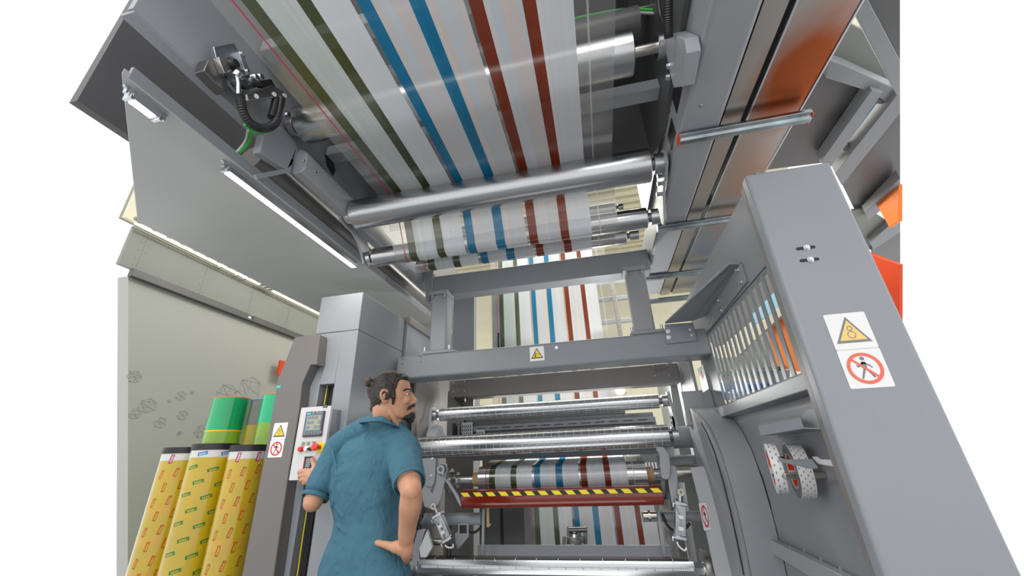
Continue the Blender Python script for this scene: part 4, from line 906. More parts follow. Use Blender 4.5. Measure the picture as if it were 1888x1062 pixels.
cylinder_act(0,0,at(*Q(232,520),Y=2.84),at(*Q(355,815),Y=2.84),'left slanting pneumatic cylinder with white clips, beside the man\'s forearm')
R_ = lambda a,b: (1150+a*200/556, 680+b*382/1062)
cylinder_act(0,0,at(*R_(290,650),Y=2.80),at(*R_(288,905),Y=2.80),'right upright pneumatic cylinder under the elongated cam plate')
t = thing('cam_arm',(.40,2.80,1.1),'two overlapping grey cam plates holding the right end of the guard and roll','arm')
plate_xz('cam_plate',[R_(166,398),R_(205,400),R_(232,440),R_(240,500),R_(236,555),R_(220,568),R_(196,560),R_(186,500),R_(185,440),R_(168,415)],2.80,.018,'paint_mid',None,None,parent=t)
plate_xz('cam_plate',[R_(215,500),R_(245,490),R_(268,500),R_(277,560),R_(275,650),R_(262,700),R_(248,690),R_(235,620),R_(228,570)],2.83,.016,'paint_mid',None,None,parent=t)
plate_xz('link_plate',[R_(190,400),R_(258,398),R_(258,440),R_(230,470),R_(195,470)],2.86,.02,'paint_mid',None,None,parent=t)
plate_xz('guard_holder',[R_(190,560),R_(215,565),R_(212,640),R_(200,700),R_(192,640)],2.85,.02,'paint_dark',None,None,parent=t)
# lower machine: pipe, legs, cross sheet, valve, cabinet back
t = thing('foot_frame',(-.35,3.05,.5),'grey lower frame with pipe, webs and cross sheet under the red guard','frame')
a = at(822,957,Y=3.0); b = at(888,955,Y=3.0); MB().cyl((-1.38,3.0,a.z),(b.x,3.0,a.z),.038,32).build('pipe','paint_grey',t)
a = at(1160,955,Y=3.0); MB().cyl((.20,3.05,a.z),(.66,3.05,a.z),.03,32).build('pipe','paint_grey',t)
plate_xz('upright',[Q(608,520),Q(630,520),Q(624,700),Q(624,912),Q(600,912),Q(606,700)],2.98,.02,'paint_mid',None,None,parent=t)
plate_xz('upright',[R_(165,700),R_(182,700),R_(222,968),R_(202,968)],2.98,.02,'paint_mid',None,None,parent=t)
w_ = plate_xz('web_plate',[Q(412,630),Q(500,630),Q(500,745),Q(412,855),Q(395,810),Q(385,720),Q(412,700)],2.96,.012,'paint_grey',None,None,parent=t)
mb = MB(); qa = [at(*Q(*p),Y=2.958) for p in ((428,650),(484,650),(484,716),(428,716))]; mb.add(qa,[(0,1,2,3)]); mb.build('web_opening','rubber',w_,smooth=0)
q0 = at(893,1005,Y=3.1); q1 = at(1228,1031,Y=3.1)
MB().box((q0.x-.05,3.1,.30),(q1.x+.04,3.115,q0.z)).build('cross_sheet','paint_mid',t,bevel=.003)
q = at(*Q(656,590),Y=2.95); MB().cyl(q+V(0,0,.075),q-V(0,0,.055),.010,12).bolt(q-V(0,.005,.04),(1,0,0),.008,.02).build('brass_fitting','cardboard',t)
q = at(1195,950,Y=2.95); MB().cyl(q+V(-.03,0,0),q+V(.05,0,0),.022,20).cyl(q+V(.0,0,0),q+V(.012,0,0),.034,24).build('flange_bearing','steel',t)
MB().tube(spline([at(*Q(350,690),Y=3.02),at(*Q(370,640),Y=3.02),at(*Q(450,640),Y=3.02),at(*Q(480,680),Y=3.02),at(*Q(540,710),Y=3.02),at(*Q(596,670),Y=3.02),at(*Q(604,620),Y=3.02)],8),.009,10).build('black_hose','rubber',t)
MB().tube(spline([at(*R_(196,740),Y=3.02),at(*R_(222,800),Y=3.02),at(*R_(258,830),Y=3.02),at(*R_(310,820),Y=3.0),at(*R_(340,790),Y=3.0)],8),.009,10).build('black_hose','rubber',t)
t = thing('valve_unit',at(1064,985,Y=3.3),'small steel valve unit on a yoke in front of the lower film','valve')
S = lambda a,b: at(700+a*470/1869,795+b*267/1062,Y=3.3)
mb = MB(); mb.cyl(S(1385,725),S(1520,722),.018,24); mb.build('yoke_bar','steel_dark',t)
for a in (1385,1508): MB().prism([S(a-12,700),S(a+12,700),S(a+14,830),S(a-14,830)],V(0,.02,0)).build('yoke_leg','steel_dark',t,bevel=.003)
MB().lathe(S(1428,815),S(1428,740),[(0,.055),(.03,.055),(.035,.04),(.055,.035),(.06,.015),(.085,.012)],28).build('valve_body','steel',t)
MB().prism([S(1460,770),S(1500,770),S(1500,815),S(1460,815)],V(0,-.03,0)).build('valve_block','steel_dark',t,bevel=.003)
MB().cyl(S(1352,830),S(1352,770),.012,16).build('side_fitting','steel',t)
t = thing('lower_cabinet',(-.35,4.4,0),'dark machine cabinet wall with vertical seams behind the lower film','cabinet')
MB().box((-1.38,4.6,0),(.66,4.64,1.02)).build('back_wall','paint_dark',t)
mb = MB()
for k in range(5): mb.box((-1.15+k*.42,4.594,0),(-1.12+k*.42,4.602,1.0))
mb.build('seam_strip','rubber',t)
t = thing('perforated_screen',(-.3,4.5,1.0),'bright perforated screen strip seen above and beside the red guard','screen')
mb = MB(); mb.box((-1.3,4.45,1.0),(.66,4.46,1.30)); mb.build('sheet','paint_dark',t); hb = MB()
for k in range(62): hb.box((-1.28+k*.031,4.443,1.02),(-1.264+k*.031,4.4505,1.16))
hb.build('bright_slats','paint_white',t)
# air cabinet behind forearm
t = thing('junction_cabinet',at(790,1000,Y=2.9),'small white junction cabinet behind the man\'s right wrist','box')
MB().prism([at(*Q(50,830),Y=2.86),at(*Q(88,690),Y=2.86),at(*Q(150,682),Y=2.86),at(*Q(98,845),Y=2.86),at(*Q(100,940),Y=2.86),at(*Q(40,950),Y=2.86)],V(0,.03,0)).build('side','paint_light',t,bevel=.002)
MB().prism([at(*Q(98,842),Y=2.855),at(*Q(165,690),Y=2.855),at(*Q(203,830),Y=2.855),at(*Q(155,912),Y=2.855),at(*Q(112,912),Y=2.855)],V(0,.03,0)).build('door','paint_white',t,bevel=.002)
MB().tube(spline([at(*Q(148,510),Y=2.9),at(*Q(112,600),Y=2.9),at(*Q(96,640),Y=2.9),at(*Q(98,700),Y=2.9)],6),.010,10).build('cable','rubber',t)
MB().cyl(at(*Q(110,590),Y=2.89),at(*Q(118,570),Y=2.89),.018,14).cyl(at(*Q(97,655),Y=2.89),at(*Q(104,700),Y=2.89),.017,14).build('gland','rubber',t)
MB().cyl(at(*Q(200,785),Y=2.95),at(*Q(298,785),Y=2.95),.022,20).build('tube_stub','steel',t)
MB().cyl(at(*Q(338,810),Y=2.9),at(*Q(340,900),Y=2.9),.015,14).build('black_plug','rubber',t)
# lower ruler bar
t = thing('ruler_bar',(-.43,2.9,.62),'long aluminium bar with a printed ruler and round flanges along the bottom','bar')
zb = .618; x0,x1 = -1.285,.44
MB().prism([V(x0,2.87,zb+.045),V(x0,2.862,zb+.025),V(x0,2.862,zb-.035),V(x0,2.875,zb-.045),V(x0,2.93,zb-.045),V(x0,2.94,zb+.045)],V(x1-x0,0,0)).build('profile','alu',t,bevel=.004,smooth=60)
MB().box((x0+.05,2.868,zb+.036),(x1-.03,2.936,zb+.050)).build('dark_groove','rubber',t,bevel=.001)
for k in range(12): MB().box((x0+.12+k*.135,2.86,zb+.035),(x0+.124+k*.135,2.937,zb+.052)).build('groove_joint','alu',t)
mb = MB(); MBx = MB().box((x0+.03,2.8612,zb-.004),(x1-.01,2.8622,zb+.012)); MBx.build('ruler','paint_white',t)
for k in range(160):
    x = x0+.035+k*.0104; mb.box((x,2.8606,zb+.004),(x+.003,2.8613,zb+(.010 if k%5 else .012)))
for k in range(16): text(mb,str(k*10),.010,V(x0+.04+k*.104,2.8606,zb-.001),ex,ez)
mb.build('ruler_marks','black',t,smooth=0)
MB().cyl((x0-.06,2.90,zb),(x0-.0,2.90,zb),.05,32,bev=.004).build('left_collar','galv',t)
MB().cyl((x0-.095,2.90,zb),(x0-.06,2.90,zb),.105,44,bev=.004).cyl((x0-.16,2.90,zb),(x0-.115,2.90,zb),.105,44,bev=.004).build('left_flange','steel',t)
MB().cyl((x1,2.90,zb),(x1+.05,2.90,zb),.035,6,bev=.003).build('coupling','zinc',t)
MB().cyl((x1+.05,2.90,zb),(x1+.085,2.90,zb),.10,44,bev=.004).cyl((x1+.085,2.90,zb),(x1+.22,2.90,zb),.085,44,bev=.004).build('right_flange','steel',t)
MB().ring((x1+.045,2.89,zb-.0),(x1+.06,2.89,zb-.0),.02,.035,24).build('eye','alu',t)
o = MB().box((-1.30,2.96,.30),(.45,3.0,.535)).build('kick_plate','paint_grey',bevel=.004,loc=(-.4,2.98,.3)); tag(o,'grey kick plate under the ruler bar','plate')
# ------------------------------------------------------------------ behind and above the film
t = thing('upper_cover',(-.4,2.2,3.4),'dark machine cover above the film with pale cross rails','cover')
MB().box((-1.415,.5,3.55),(.52,3.0,3.58)).build('top_sheet','paint_dark',t)
MB().box((.50,.3,2.80),(.52,2.6,3.55)).build('side_sheet','paint_dark',t)
MB().box((-1.41,.45,3.0),(.50,.5,3.58)).build('front_sheet','paint_dark',t) if False else None
MB().box((-1.415,2.00,2.93),(.50,2.03,3.55)).build('back_sheet','paint_dark',t)
o = MB().box((-1.40,1.52,2.93),(.50,1.60,3.0)).build('cross_rail','paint_mid',bevel=.006,loc=(-.4,1.55,2.95)); tag(o,'pale cross rail behind the film just below the topmost roller','rail')
o = MB().box((-1.40,.98,3.10),(.50,1.06,3.18)).build('cross_rail','paint_light',bevel=.006,loc=(-.4,1,3.1)); tag(o,'pale cross rail behind the film at the very top edge','rail')
o = MB().cyl((-1.35,1.35,3.20),(.42,1.35,3.20),.075,40).build('dark_tube','paint_dark',loc=(-.4,1.35,3.2)); tag(o,'dark round tube above the topmost roller','tube')
# distant frame seen over the cross beam
def post_(x,y,z0,z1,w,m,l,nm='frame_plate',cat='plate',d=.08): o = MB().box((x,y,z0),(x+w,y+d,z1)).build(nm,m,bevel=.004,loc=(x,y,z0)); return tag(o,l,cat)
post_(-1.32,3.5,2.0,3.0,.22,'paint_mid','grey frame plate behind the left bolted post')
post_(-1.30,3.9,2.05,2.17,1.0,'glass_dark','dark blue-grey cross rail left behind the hanging film','dark_rail','rail')
post_(.10,3.9,2.05,2.17,.55,'glass_dark','dark blue-grey cross rail right behind the hanging film','dark_rail','rail')
post_(-1.15,4.4,2.0,3.4,.30,'paint_light','pale frame plate left of the hanging film')
post_(.32,4.4,2.0,3.4,.05,'steel','thin upright right of the hanging film','upright','post',.05)
for k,(z,y) in enumerate(((2.45,4.6),(2.72,4.7),(2.98,4.6),(3.2,4.6))): post_(.15,y,z,z+.05,.5,'paint_white' if k%2 else 'galv',['lowest','second','third','topmost'][k]+' pale rung right of the hanging film','rung','rung',.04)
o = MB().tube(spline([V(-1.0,4.1,2.55),V(-1.005,4.1,2.4),V(-.99,4.1,2.25),V(-1.0,4.1,2.1)],8),.012,8).build('cable_chain','rubber',loc=(-1,4.1,2.3)); tag(o,'black cable hanging left of the far striped film','cable')
t = thing('spot_lamp',(0,0,0),'small dazzling white spot lamp above the right end of the upper engraved roller','lamp')
q = at(1143,718,Y=3.6); ORG[t.name] = q.copy(); t.location = q
MB().lathe(q+V(0,.06,0),q,[(0,.03),(.02,.042),(.06,.045)],28).build('lamp_body','paint_dark',t); MB().lathe(q+V(0,.001,0),q+V(0,-1,0),[(0,.038),(.006,.036),(.012,.02)],28).build('lens','lamp_spot',t)
MB().box((q.x-.008,q.y+.03,q.z+.03),(q.x+.008,q.y+.045,1.80)).build('stem','paint_dark',t)
l = bpy.data.lights.new('spot_light','POINT'); l.energy = 35; l.shadow_soft_size = .04; lo = bpy.data.objects.new('spot_light',l); C.objects.link(lo); lo.location = q+V(0,-.06,0)

o = MB().box((-1.50,2.81,0),(-1.46,4.9,2.30)).build('outer_skin','paint_light',bevel=.004,loc=(-1.48,3.8,0)); tag(o,'pale outer machine skin running back from the control column under the overhead panel','panel')
o = MB().box((-1.56,2.81,2.30),(-1.44,4.9,2.36)).build('skin_flange','paint_brown',bevel=.004,loc=(-1.5,3.8,2.3)); tag(o,'brown-grey flange along the top of the pale outer skin, left of the bolted post','flange')
# ------------------------------------------------------------------ the man
mk('skin',(.56,.29,.18),.48,bump=.25,bscale=180,var=.10,vscale=14,spec=.35)
mk('skin_pink',(.50,.17,.12),.45); mk('lip',(.45,.15,.12),.4)
mk('shirt_blue',(.060,.155,.215),.85,bump=.9,bscale=9,stretch=(1.2,1.2,.9),var=.05,vscale=5,spec=.15)
_b = [n for n in MAT['shirt_blue'].node_tree.nodes if n.type=='BUMP'][0]; _b.inputs['Distance'].default_value = .018
_n = MAT['shirt_blue'].node_tree.nodes.get('Noise Texture.001'); _n.inputs['Distortion'].default_value = 1.2
mk('hair_dark',(.014,.010,.009),.5,bump=1.0,bscale=14,stretch=(30,30,6),var=.7,vscale=60,spec=.5)
mk('hair_bun',(.05,.03,.02),.5,bump=1,bscale=120,var=.8,vscale=60)
mk('beard',(.015,.013,.014),.6,bump=1,bscale=400); mk('stubble',(.30,.17,.12),.6)
mk('denim',(.012,.02,.05),.8,bump=.4,bscale=500); mk('shoe',(.03,.03,.03),.5); mk('eye_white',(.75,.72,.7),.2); mk('eye_dark',(.02,.012,.01),.1); mk('nail',(.6,.33,.26),.3)
def atp(px_, py_, P, N):
    d = FWD + RGT*((px_-944)/FPX) - UPV*((py_-531)/FPX); return CAM + d*((P-CAM).dot(N)/d.dot(N))
class Bod(MB):
    def cap(s, pts, n=16, flat=None):
        """chain of (point, radius) with rounded ends"""
        P = [Vector(p) for p, r in pts]; R = [r for p, r in pts]
        pp = []; rr = []
        d0 = (P[0]-P[1]).normalized(); d1 = (P[-1]-P[-2]).normalized()
        for a in (80,55,30): pp.append(P[0]+d0*R[0]*sin(radians(a))); rr.append(R[0]*cos(radians(a)))
        for i in range(len(P)): pp.append(P[i]); rr.append(R[i])
        for a in (30,55,80): pp.append(P[-1]+d1*R[-1]*sin(radians(a))); rr.append(R[-1]*cos(radians(a)))
        return s.tube(pp, rr, n)
    def chain(s, pts, k=5, n=18):
        """smooth chain through (point, radius)"""
        P = spline([p for p, r in pts], k); Rr = []
        for i in range(len(pts)-1):
            for j in range(k):
                t = j/k; t = t*t*(3-2*t); Rr.append(pts[i][1]*(1-t)+pts[i+1][1]*t)
        Rr.append(pts[-1][1]); return s.cap(list(zip(P, Rr)), n)
    def ell(s, c, ax, n=20):
        c = Vector(c); X_1, Y_1, Z_1 = [Vector(a) for a in ax]; vs = []; fs = []; m = n//2
        for i in range(m+1):
            th = pi*i/m
            for k in range(n): a = 2*pi*k/n; vs.append(c+X_1*(sin(th)*cos(a))+Y_1*(sin(th)*sin(a))+Z_1*cos(th))
        for i in range(m):
            for k in range(n): fs.append((i*n+k, (i+1)*n+k, (i+1)*n+(k+1) % n, i*n+(k+1) % n))
        return s.add(vs, fs)
    def loft(s, rings):
        n = len(rings[0]); vs = [p for r in rings for p in r]; fs = []
        for i in range(len(rings)-1):
            for k in range(n): fs.append((i*n+k, i*n+(k+1) % n, (i+1)*n+(k+1) % n, (i+1)*n+k))
        fs.append(tuple(range(n-1, -1, -1))); fs.append(tuple((len(rings)-1)*n+k for k in range(n))); return s.add(vs, fs)
def remesh(o, vox, it=6, fac=.5, disp=None):
    m = o.modifiers.new('remesh','REMESH'); m.mode = 'VOXEL'; m.voxel_size = vox; m.use_smooth_shade = True
    if it: q = o.modifiers.new('smooth','SMOOTH'); q.iterations = it; q.factor = fac
    if disp:
        for k,(sz,st) in enumerate(disp):
            tx = bpy.data.textures.new('folds','CLOUDS'); tx.noise_scale = sz; tx.noise_depth = 1
            dm = o.modifiers.new('folds','DISPLACE'); dm.texture = tx; dm.strength = st; dm.mid_level = .5; dm.texture_coords = 'LOCAL'
    return o
man = thing('person',(-1.03,1.82,0),'man in blue polo shirt with dark hair bun, touching the operator panel, hand on hip','person')
# --- head frame
Fd = V(.87,.49,0).normalized(); Sd = V(Fd.y,-Fd.x,0)        # face direction; towards the camera
Hc = at(722,730,Y=1.80); 
def hp(zx, zy, s=0): return atp(660+zx/8.85, 675+zy/8.85, Hc+Sd*s, Sd)
def ha(zx, zy): p = hp(zx, zy)-Hc; return p.dot(Fd), p.z
body = Bod()
sl = [(100,455,670,.030,2),(135,375,765,.055,2),(200,318,815,.069,2.1),(300,268,848,.076,2.2),(400,240,872,.077,2.3),(450,230,858,.076,2.3),(520,222,862,.074,2.3),(600,232,868,.069,2.3),(690,262,876,.060,2.2),(760,330,868,.054,2.2),(820,430,868,.046,2.1),(862,560,835,.030,2)]
rings = []
for zy,b,f,w_,e in sl:
    ab,_ = ha(b,zy); af,z = ha(f,zy); z = Hc.z+ (ha(560,zy)[1]); c = (ab+af)/2; A_ = (af-ab)/2; ring = []
    for k in range(36):
        t = 2*pi*k/36; ct, st = cos(t), sin(t); x = abs(ct)**(2/e)*(1 if ct>0 else -1); y = abs(st)**(2/e)*(1 if st>0 else -1)
        tp = 1-.30*max(0,x)**2*(1 if zy>380 else .35)-(.25*max(0,x) if zy>560 else 0)
        ring.append(Hc.xy.to_3d()+Fd*(c+A_*x)+Sd*(w_*y*tp)+V(0,0,z))
    rings.append(ring)
body.loft(rings[::-1])
# nose, brow, lips, chin, ear
body.cap([(hp(862,440),.008),(hp(895,505),.0095),(hp(932,562),.011)]); body.cap([(hp(905,592),.009),(hp(925,580),.010)])
for s in (-1,1):
    body.ell(hp(893,590,s*.011),[Fd*.013,Sd*.008,V(0,0,.009)])
    body.cap([(hp(858,402,s*.010),.008),(hp(838,392,s*.034),.008),(hp(790,408,s*.054),.006)],10)
    body.ell(hp(780,550,s*.034),[Fd*.020,Sd*.018,V(0,0,.022)])
    e0 = hp(440,480,s*.084)
    E_ = lambda zx,zy,o: hp(zx,zy,s*(.078+o))
    body.chain([(E_(500,470,.0),.005),(E_(480,410,.008),.006),(E_(430,388,.016),.006),(E_(385,420,.020),.006),(E_(372,490,.018),.006),(E_(400,550,.012),.006),(E_(435,590,.006),.008),(E_(460,565,.0),.006)],4,10)
    body.chain([(E_(450,440,.006),.004),(E_(425,470,.010),.005),(E_(430,520,.008),.004),(E_(460,535,.0),.004)],4,8)
    body.ell(hp(430,490,s*.078),[Fd*.014,Sd*.008,V(0,0,.024)])
body.cap([(hp(885,655,-.015),.008),(hp(893,650,0),.009),(hp(885,655,.015),.008)]); body.cap([(hp(872,708,-.014),.008),(hp(884,706,0),.009),(hp(872,708,.014),.008)])
body.ell(hp(865,800),[Fd*.020,Sd*.020,V(0,0,.020)])
# neck
nb = at(700,800,Y=1.84)
body.chain([(hp(470,560),.056),(hp(440,700),.058),(hp(435,800,-.012),.055),(hp(430,880,-.035),.050)],4,24)
body.chain([(hp(480,620,.052),.014),(hp(560,800,.046),.013),(hp(640,960,.02),.012)],4,10)
body.cap([(hp(640,880,.0),.022),(hp(610,960,.0),.022)])
# arms
LS = at(624,826,Y=1.90); LE = at(577,925,Y=1.79); LW = at(588,889,Y=1.985)
RS = at(742,832,Y=1.80); RE = at(758,905,Y=1.63); RW = at(748,1003,Y=1.735)
body.chain([(LS,.056),(LS.lerp(LE,.5),.050),(LE,.043)],5)
body.chain([(LE,.042),(LE.lerp(LW,.25),.046),(LE.lerp(LW,.7),.036),(LW,.027)],5)
body.chain([(RS,.062),(RS.lerp(RE,.5)+V(0,0,.0),.056),(RE,.043)],5)
body.chain([(RE,.041),(RE.lerp(RW,.25)+V(.004,0,0),.046),(RE.lerp(RW,.7),.036),(RW,.029)],5)
body.ell(RE+V(.01,-.012,-.004),[V(.022,0,0),V(0,.02,0),V(0,0,.024)])
# left hand: back of the hand to the viewer, thumb up on the small display, fingers curled on the panel edge
h3 = lambda zx,zy,Y: at(540+zx/8.17,820+zy/8.17,Y=Y)
body.chain([(LW,.027),(h3(330,520,2.0),.026),(h3(270,470,2.015),.025),(h3(215,440,2.022),.020)],4,16)
body.chain([(h3(330,560,2.0),.022),(h3(260,530,2.012),.022),(h3(200,520,2.022),.018)],4,14)
body.chain([(h3(360,440,2.0),.020),(h3(300,400,2.015),.020),(h3(240,415,2.022),.017)],4,14)
body.chain([(h3(360,430,1.995),.018),(h3(345,370,2.01),.0155),(h3(315,300,2.028),.0125),(h3(297,245,2.042),.0108),(h3(294,215,2.047),.0095)],5,14)
for k,(kx,ky,mx,my,tx,ty,r) in enumerate(((225,405,130,405,98,428,.0118),(215,455,140,465,103,492,.0118),(215,510,155,525,122,552,.0112),(230,560,190,575,165,585,.0098))):
    body.chain([(h3(kx,ky,2.02),r+.003),(h3(mx+10,my-5,2.018),r+.0008),(h3(mx-25,my+2,2.024),r),(h3(tx,ty,2.038),r-.0004),(h3(tx+18,ty+3,2.048),r-.0015)],4,12)
# right hand on the hip: thumb points back to the left, fingers wrap forward
h4 = lambda zx,zy,Y: at(680+zx/8.05,930+zy/8.05,Y=Y)
body.chain([(RW,.029),(h4(520,640,1.735),.030),(h4(480,650,1.745),.027)],4,16)
body.chain([(h4(560,600,1.735),.028),(h4(560,680,1.74),.028),(h4(560,760,1.76),.022)],4,16)
body.chain([(h4(480,630,1.735),.025),(h4(400,630,1.73),.0235),(h4(320,620,1.728),.0165),(h4(250,600,1.727),.0145),(h4(170,580,1.73),.0125),(h4(110,560,1.738),.0118)],5,14)
for k in range(4):
    y0 = 1.765; body.chain([(h4(575-k*12,690+k*26,1.745),.015),(h4(590-k*14,760+k*22,1.79),.0115),(h4(590-k*16,800+k*20,1.83),.0105),(h4(560-k*18,840+k*20,1.87),.0095)],4,12)
# torso core and legs
Sh = (RS-LS); Sh.z = 0; Sh.normalize(); Ch = V(-Sh.y,Sh.x,0)
T = [(818,683,.115,.085),(845,685,.150,.10),(880,679,.150,.10),(920,676,.140,.095),(960,678,.128,.09),(1000,675,.14,.095),(1060,673,.16,.10)]
def ring(c, a, b, n=32, e=2.4):
    out = []
    for k in range(n):
        t = 2*pi*k/n; ct, st = cos(t), sin(t); out.append(c+Sh*a*(abs(ct)**(2/e))*(1 if ct>0 else -1)+Ch*b*(abs(st)**(2/e))*(1 if st>0 else -1))
    return out
YT = lambda py: 1.83
body.loft([ring(at(px_,py_,Y=1.84),a,b) for py_,px_,a,b in T])
hipc = at(673,1075,Y=1.84); 
for s in (-1,1):
    body.chain([(hipc+Sh*s*.08,.09),(V(hipc.x,hipc.y,.45)+Sh*s*.10+Ch*.02,.05),(V(hipc.x,hipc.y,.09)+Sh*s*.12,.036),(V(hipc.x,hipc.y,.05)+Sh*s*.12+Ch*.10,.03)],5,16)
b_ = body.build('body','skin',man,smooth=0); remesh(b_,.0034,5,.5)
# eye, brows, lips
mbv = MB()
for s in (-1,1):
    e_ = Bod(); c = hp(792,456,s*.0375); e_.ell(c,[Fd*.012,Sd*.0125,V(0,0,.0115)]); eo = e_.build('eye','eye_white',man,smooth=60)
    d = (Fd*.70+Sd*s*.42+V(0,0,.02)).normalized(); i_ = Bod(); i_.ell(c+d*.0058,[Fd*.0075,Sd*.0075,V(0,0,.0070)]); i_.build('iris','eye_dark',eo,smooth=60)
    l_ = Bod(); 
    l_.chain([(hp(850,462,s*.026),.0032),(hp(838,441,s*.036),.0040),(hp(800,436,s*.046),.0040),(hp(765,462,s*.052),.0030)],4,10).chain([(hp(848,470,s*.027),.0028),(hp(820,476,s*.040),.0030),(hp(768,468,s*.051),.0028)],4,10)
    l_.build('eyelid','skin',man,smooth=60)
    w_ = Bod(); w_.chain([(hp(872,408,s*.014),.0045),(hp(850,388,s*.033),.0062),(hp(800,378,s*.050),.0060),(hp(745,398,s*.066),.0035)],4,10); w_.build('eyebrow','beard',man,smooth=60)
u_ = Bod(); u_.chain([(hp(862,684,-.026),.003),(hp(896,680,-.012),.0052),(hp(902,678,0),.006),(hp(896,680,.012),.0052),(hp(858,688,.026),.003)],4,10).chain([(hp(862,700,-.024),.003),(hp(888,706,0),.0068),(hp(858,702,.024),.003)],4,10); u_.build('lips','lip',man,smooth=60)
# moustache and goatee
u_ = Bod(); u_.chain([(hp(815,708,-.036),.004),(hp(850,668,-.030),.0065),(hp(905,640,-.010),.0082),(hp(915,640,0),.0082),(hp(905,640,.010),.0082),(hp(850,668,.031),.0070),(hp(812,708,.037),.0045)],5,12)
u_.ell(hp(876,742),[Fd*.008,Sd*.009,V(0,0,.010)])
u_.ell(hp(872,815),[Fd*.021,Sd*.026,V(0,0,.022)]).ell(hp(855,865),[Fd*.020,Sd*.022,V(0,0,.021)]).ell(hp(800,838,.012),[Fd*.024,Sd*.026,V(0,0,.014)]).ell(hp(800,838,-.012),[Fd*.024,Sd*.026,V(0,0,.014)]).cap([(hp(850,890),.013),(hp(848,908),.007)])
remesh(u_.build('beard','beard',man,smooth=0),.003,2,.4,[(.008,.003)])
# hair cap
hr = Bod(); rings = []
hs_ = [(86,470,665,.026,1),(110,390,765,.052,1),(160,330,812,.066,1),(215,290,815,.074,1),(260,262,680,.079,0),(330,228,640,.083,0),(400,206,620,.084,0),(470,196,560,.081,0),(540,196,400,.077,0),(610,208,370,.070,0),(680,236,350,.060,0),(735,258,330,.045,0)]
for zy,b,f,w_,full in hs_:
    ab,_ = ha(b,zy); af,_ = ha(f,zy); z = Hc.z+ha(560,zy)[1]; rg = []
    afull = ha(850 if zy<300 else 860,zy)[0]; c = (ab+afull)/2; A_ = (afull-ab)/2
    if full: c = (ab+af)/2; A_ = (af-ab)/2
    for k in range(40):
        t = 2*pi*k/40; x = c+A_*cos(t); y = w_*sin(t)
        if x > af: x = af; y = y if abs(y) < w_ else y
        if full: y *= 1-.12*max(0,cos(t))**2
        rg.append(Hc.xy.to_3d()+Fd*x+Sd*y+V(0,0,z))
    rings.append(rg)
hr.loft(rings[::-1])
for s in (-1,1):
    hr.chain([(hp(560,420,s*.068),.018),(hp(580,500,s*.072),.012),(hp(575,560,s*.071),.0085),(hp(572,610,s*.069),.0065)],4,10)
    hr.chain([(hp(640,250,s*.058),.012),(hp(700,205,s*.054),.012),(hp(790,195,s*.040),.012),(hp(815,215,s*.02),.010)],4,10)
    for k in range(9):
        z = 120+k*48; hr.chain([(hp(600-k*10,z,s*(.052+.03*min(1,k/4)-.0)),.006),(hp(430-k*8,z+10+k*4,s*(.066+.012*min(1,k/4))),.007),(hp(270,215+k*22,s*.030),.006)],4,8)
hc_ = hr.build('hair','hair_dark',man,smooth=0); remesh(hc_,.0034,3,.5,[(.012,.004)])
bn = Bod(); bc = hp(185,255); bn.ell(bc,[Fd*.022,Sd*.024,V(0,0,.025)])
for k in range(10):
    a = k*.63; bn.cap([(bc+Fd*.018*cos(a)+V(0,0,.018*sin(a)),.008),(bc+Fd*.018*cos(a+.9)+Sd*.012*sin(k)+V(0,0,.018*sin(a+.9)),.008)],8)
bn.cap([(hp(215,280),.017),(hp(265,300),.024)])
for k in range(12):
    x = 150+k*9; y = 330+ (k*37) % 60; bn.chain([(hp(x+30,y,-.01+.003*(k%7)),.005),(hp(x+8,y+70,-.012+.004*(k%6)),.004),(hp(x+25,y+150+10*(k%4),-.01+.004*(k%5)),.0022)],4,7)
for k in range(7): bn.chain([(hp(215+k*14,600,-.02+.007*k),.0045),(hp(200+k*16,690,-.02+.007*k),.003),(hp(215+k*18,770-k*6,-.02+.006*k),.0015)],4,6)
remesh(bn.build('hair_bun','hair_bun',man,smooth=0),.0026,1,.3,[(.006,.003)])
# --- polo shirt
sh = Bod()
TS = [(789,705,.058,.052),(797,701,.078,.066),(806,696,.098,.080),(815,690,.145,.090),(832,686,.176,.105),(865,682,.187,.118),(900,676,.183,.118),(930,675,.172,.114),(960,677,.160,.108),(985,675,.166,.112),(1015,671,.186,.122),(1050,671,.214,.130),(1085,672,.222,.132),(1098,672,.222,.13)]
sh.loft([ring(at(px_,py_,Y=1.84),a,b,40,2.5) for py_,px_,a,b in TS])
sh.chain([(at(700,785,Y=1.83),.070),(at(660,800,Y=1.85),.064),(at(628,822,Y=1.89),.066)],4,20)
sh.chain([(at(702,787,Y=1.83),.070),(at(730,808,Y=1.82),.068),(at(748,828,Y=1.80),.072)],4,20)
LC = LS.lerp(LE,.70); RC = RS.lerp(RE,.60)
sh.chain([(LS,.069),(LS.lerp(LE,.4),.066),(LC,.064)],4,24)
sh.chain([(RS,.076),(RS.lerp(RE,.35),.074),(RC,.070)],4,24)
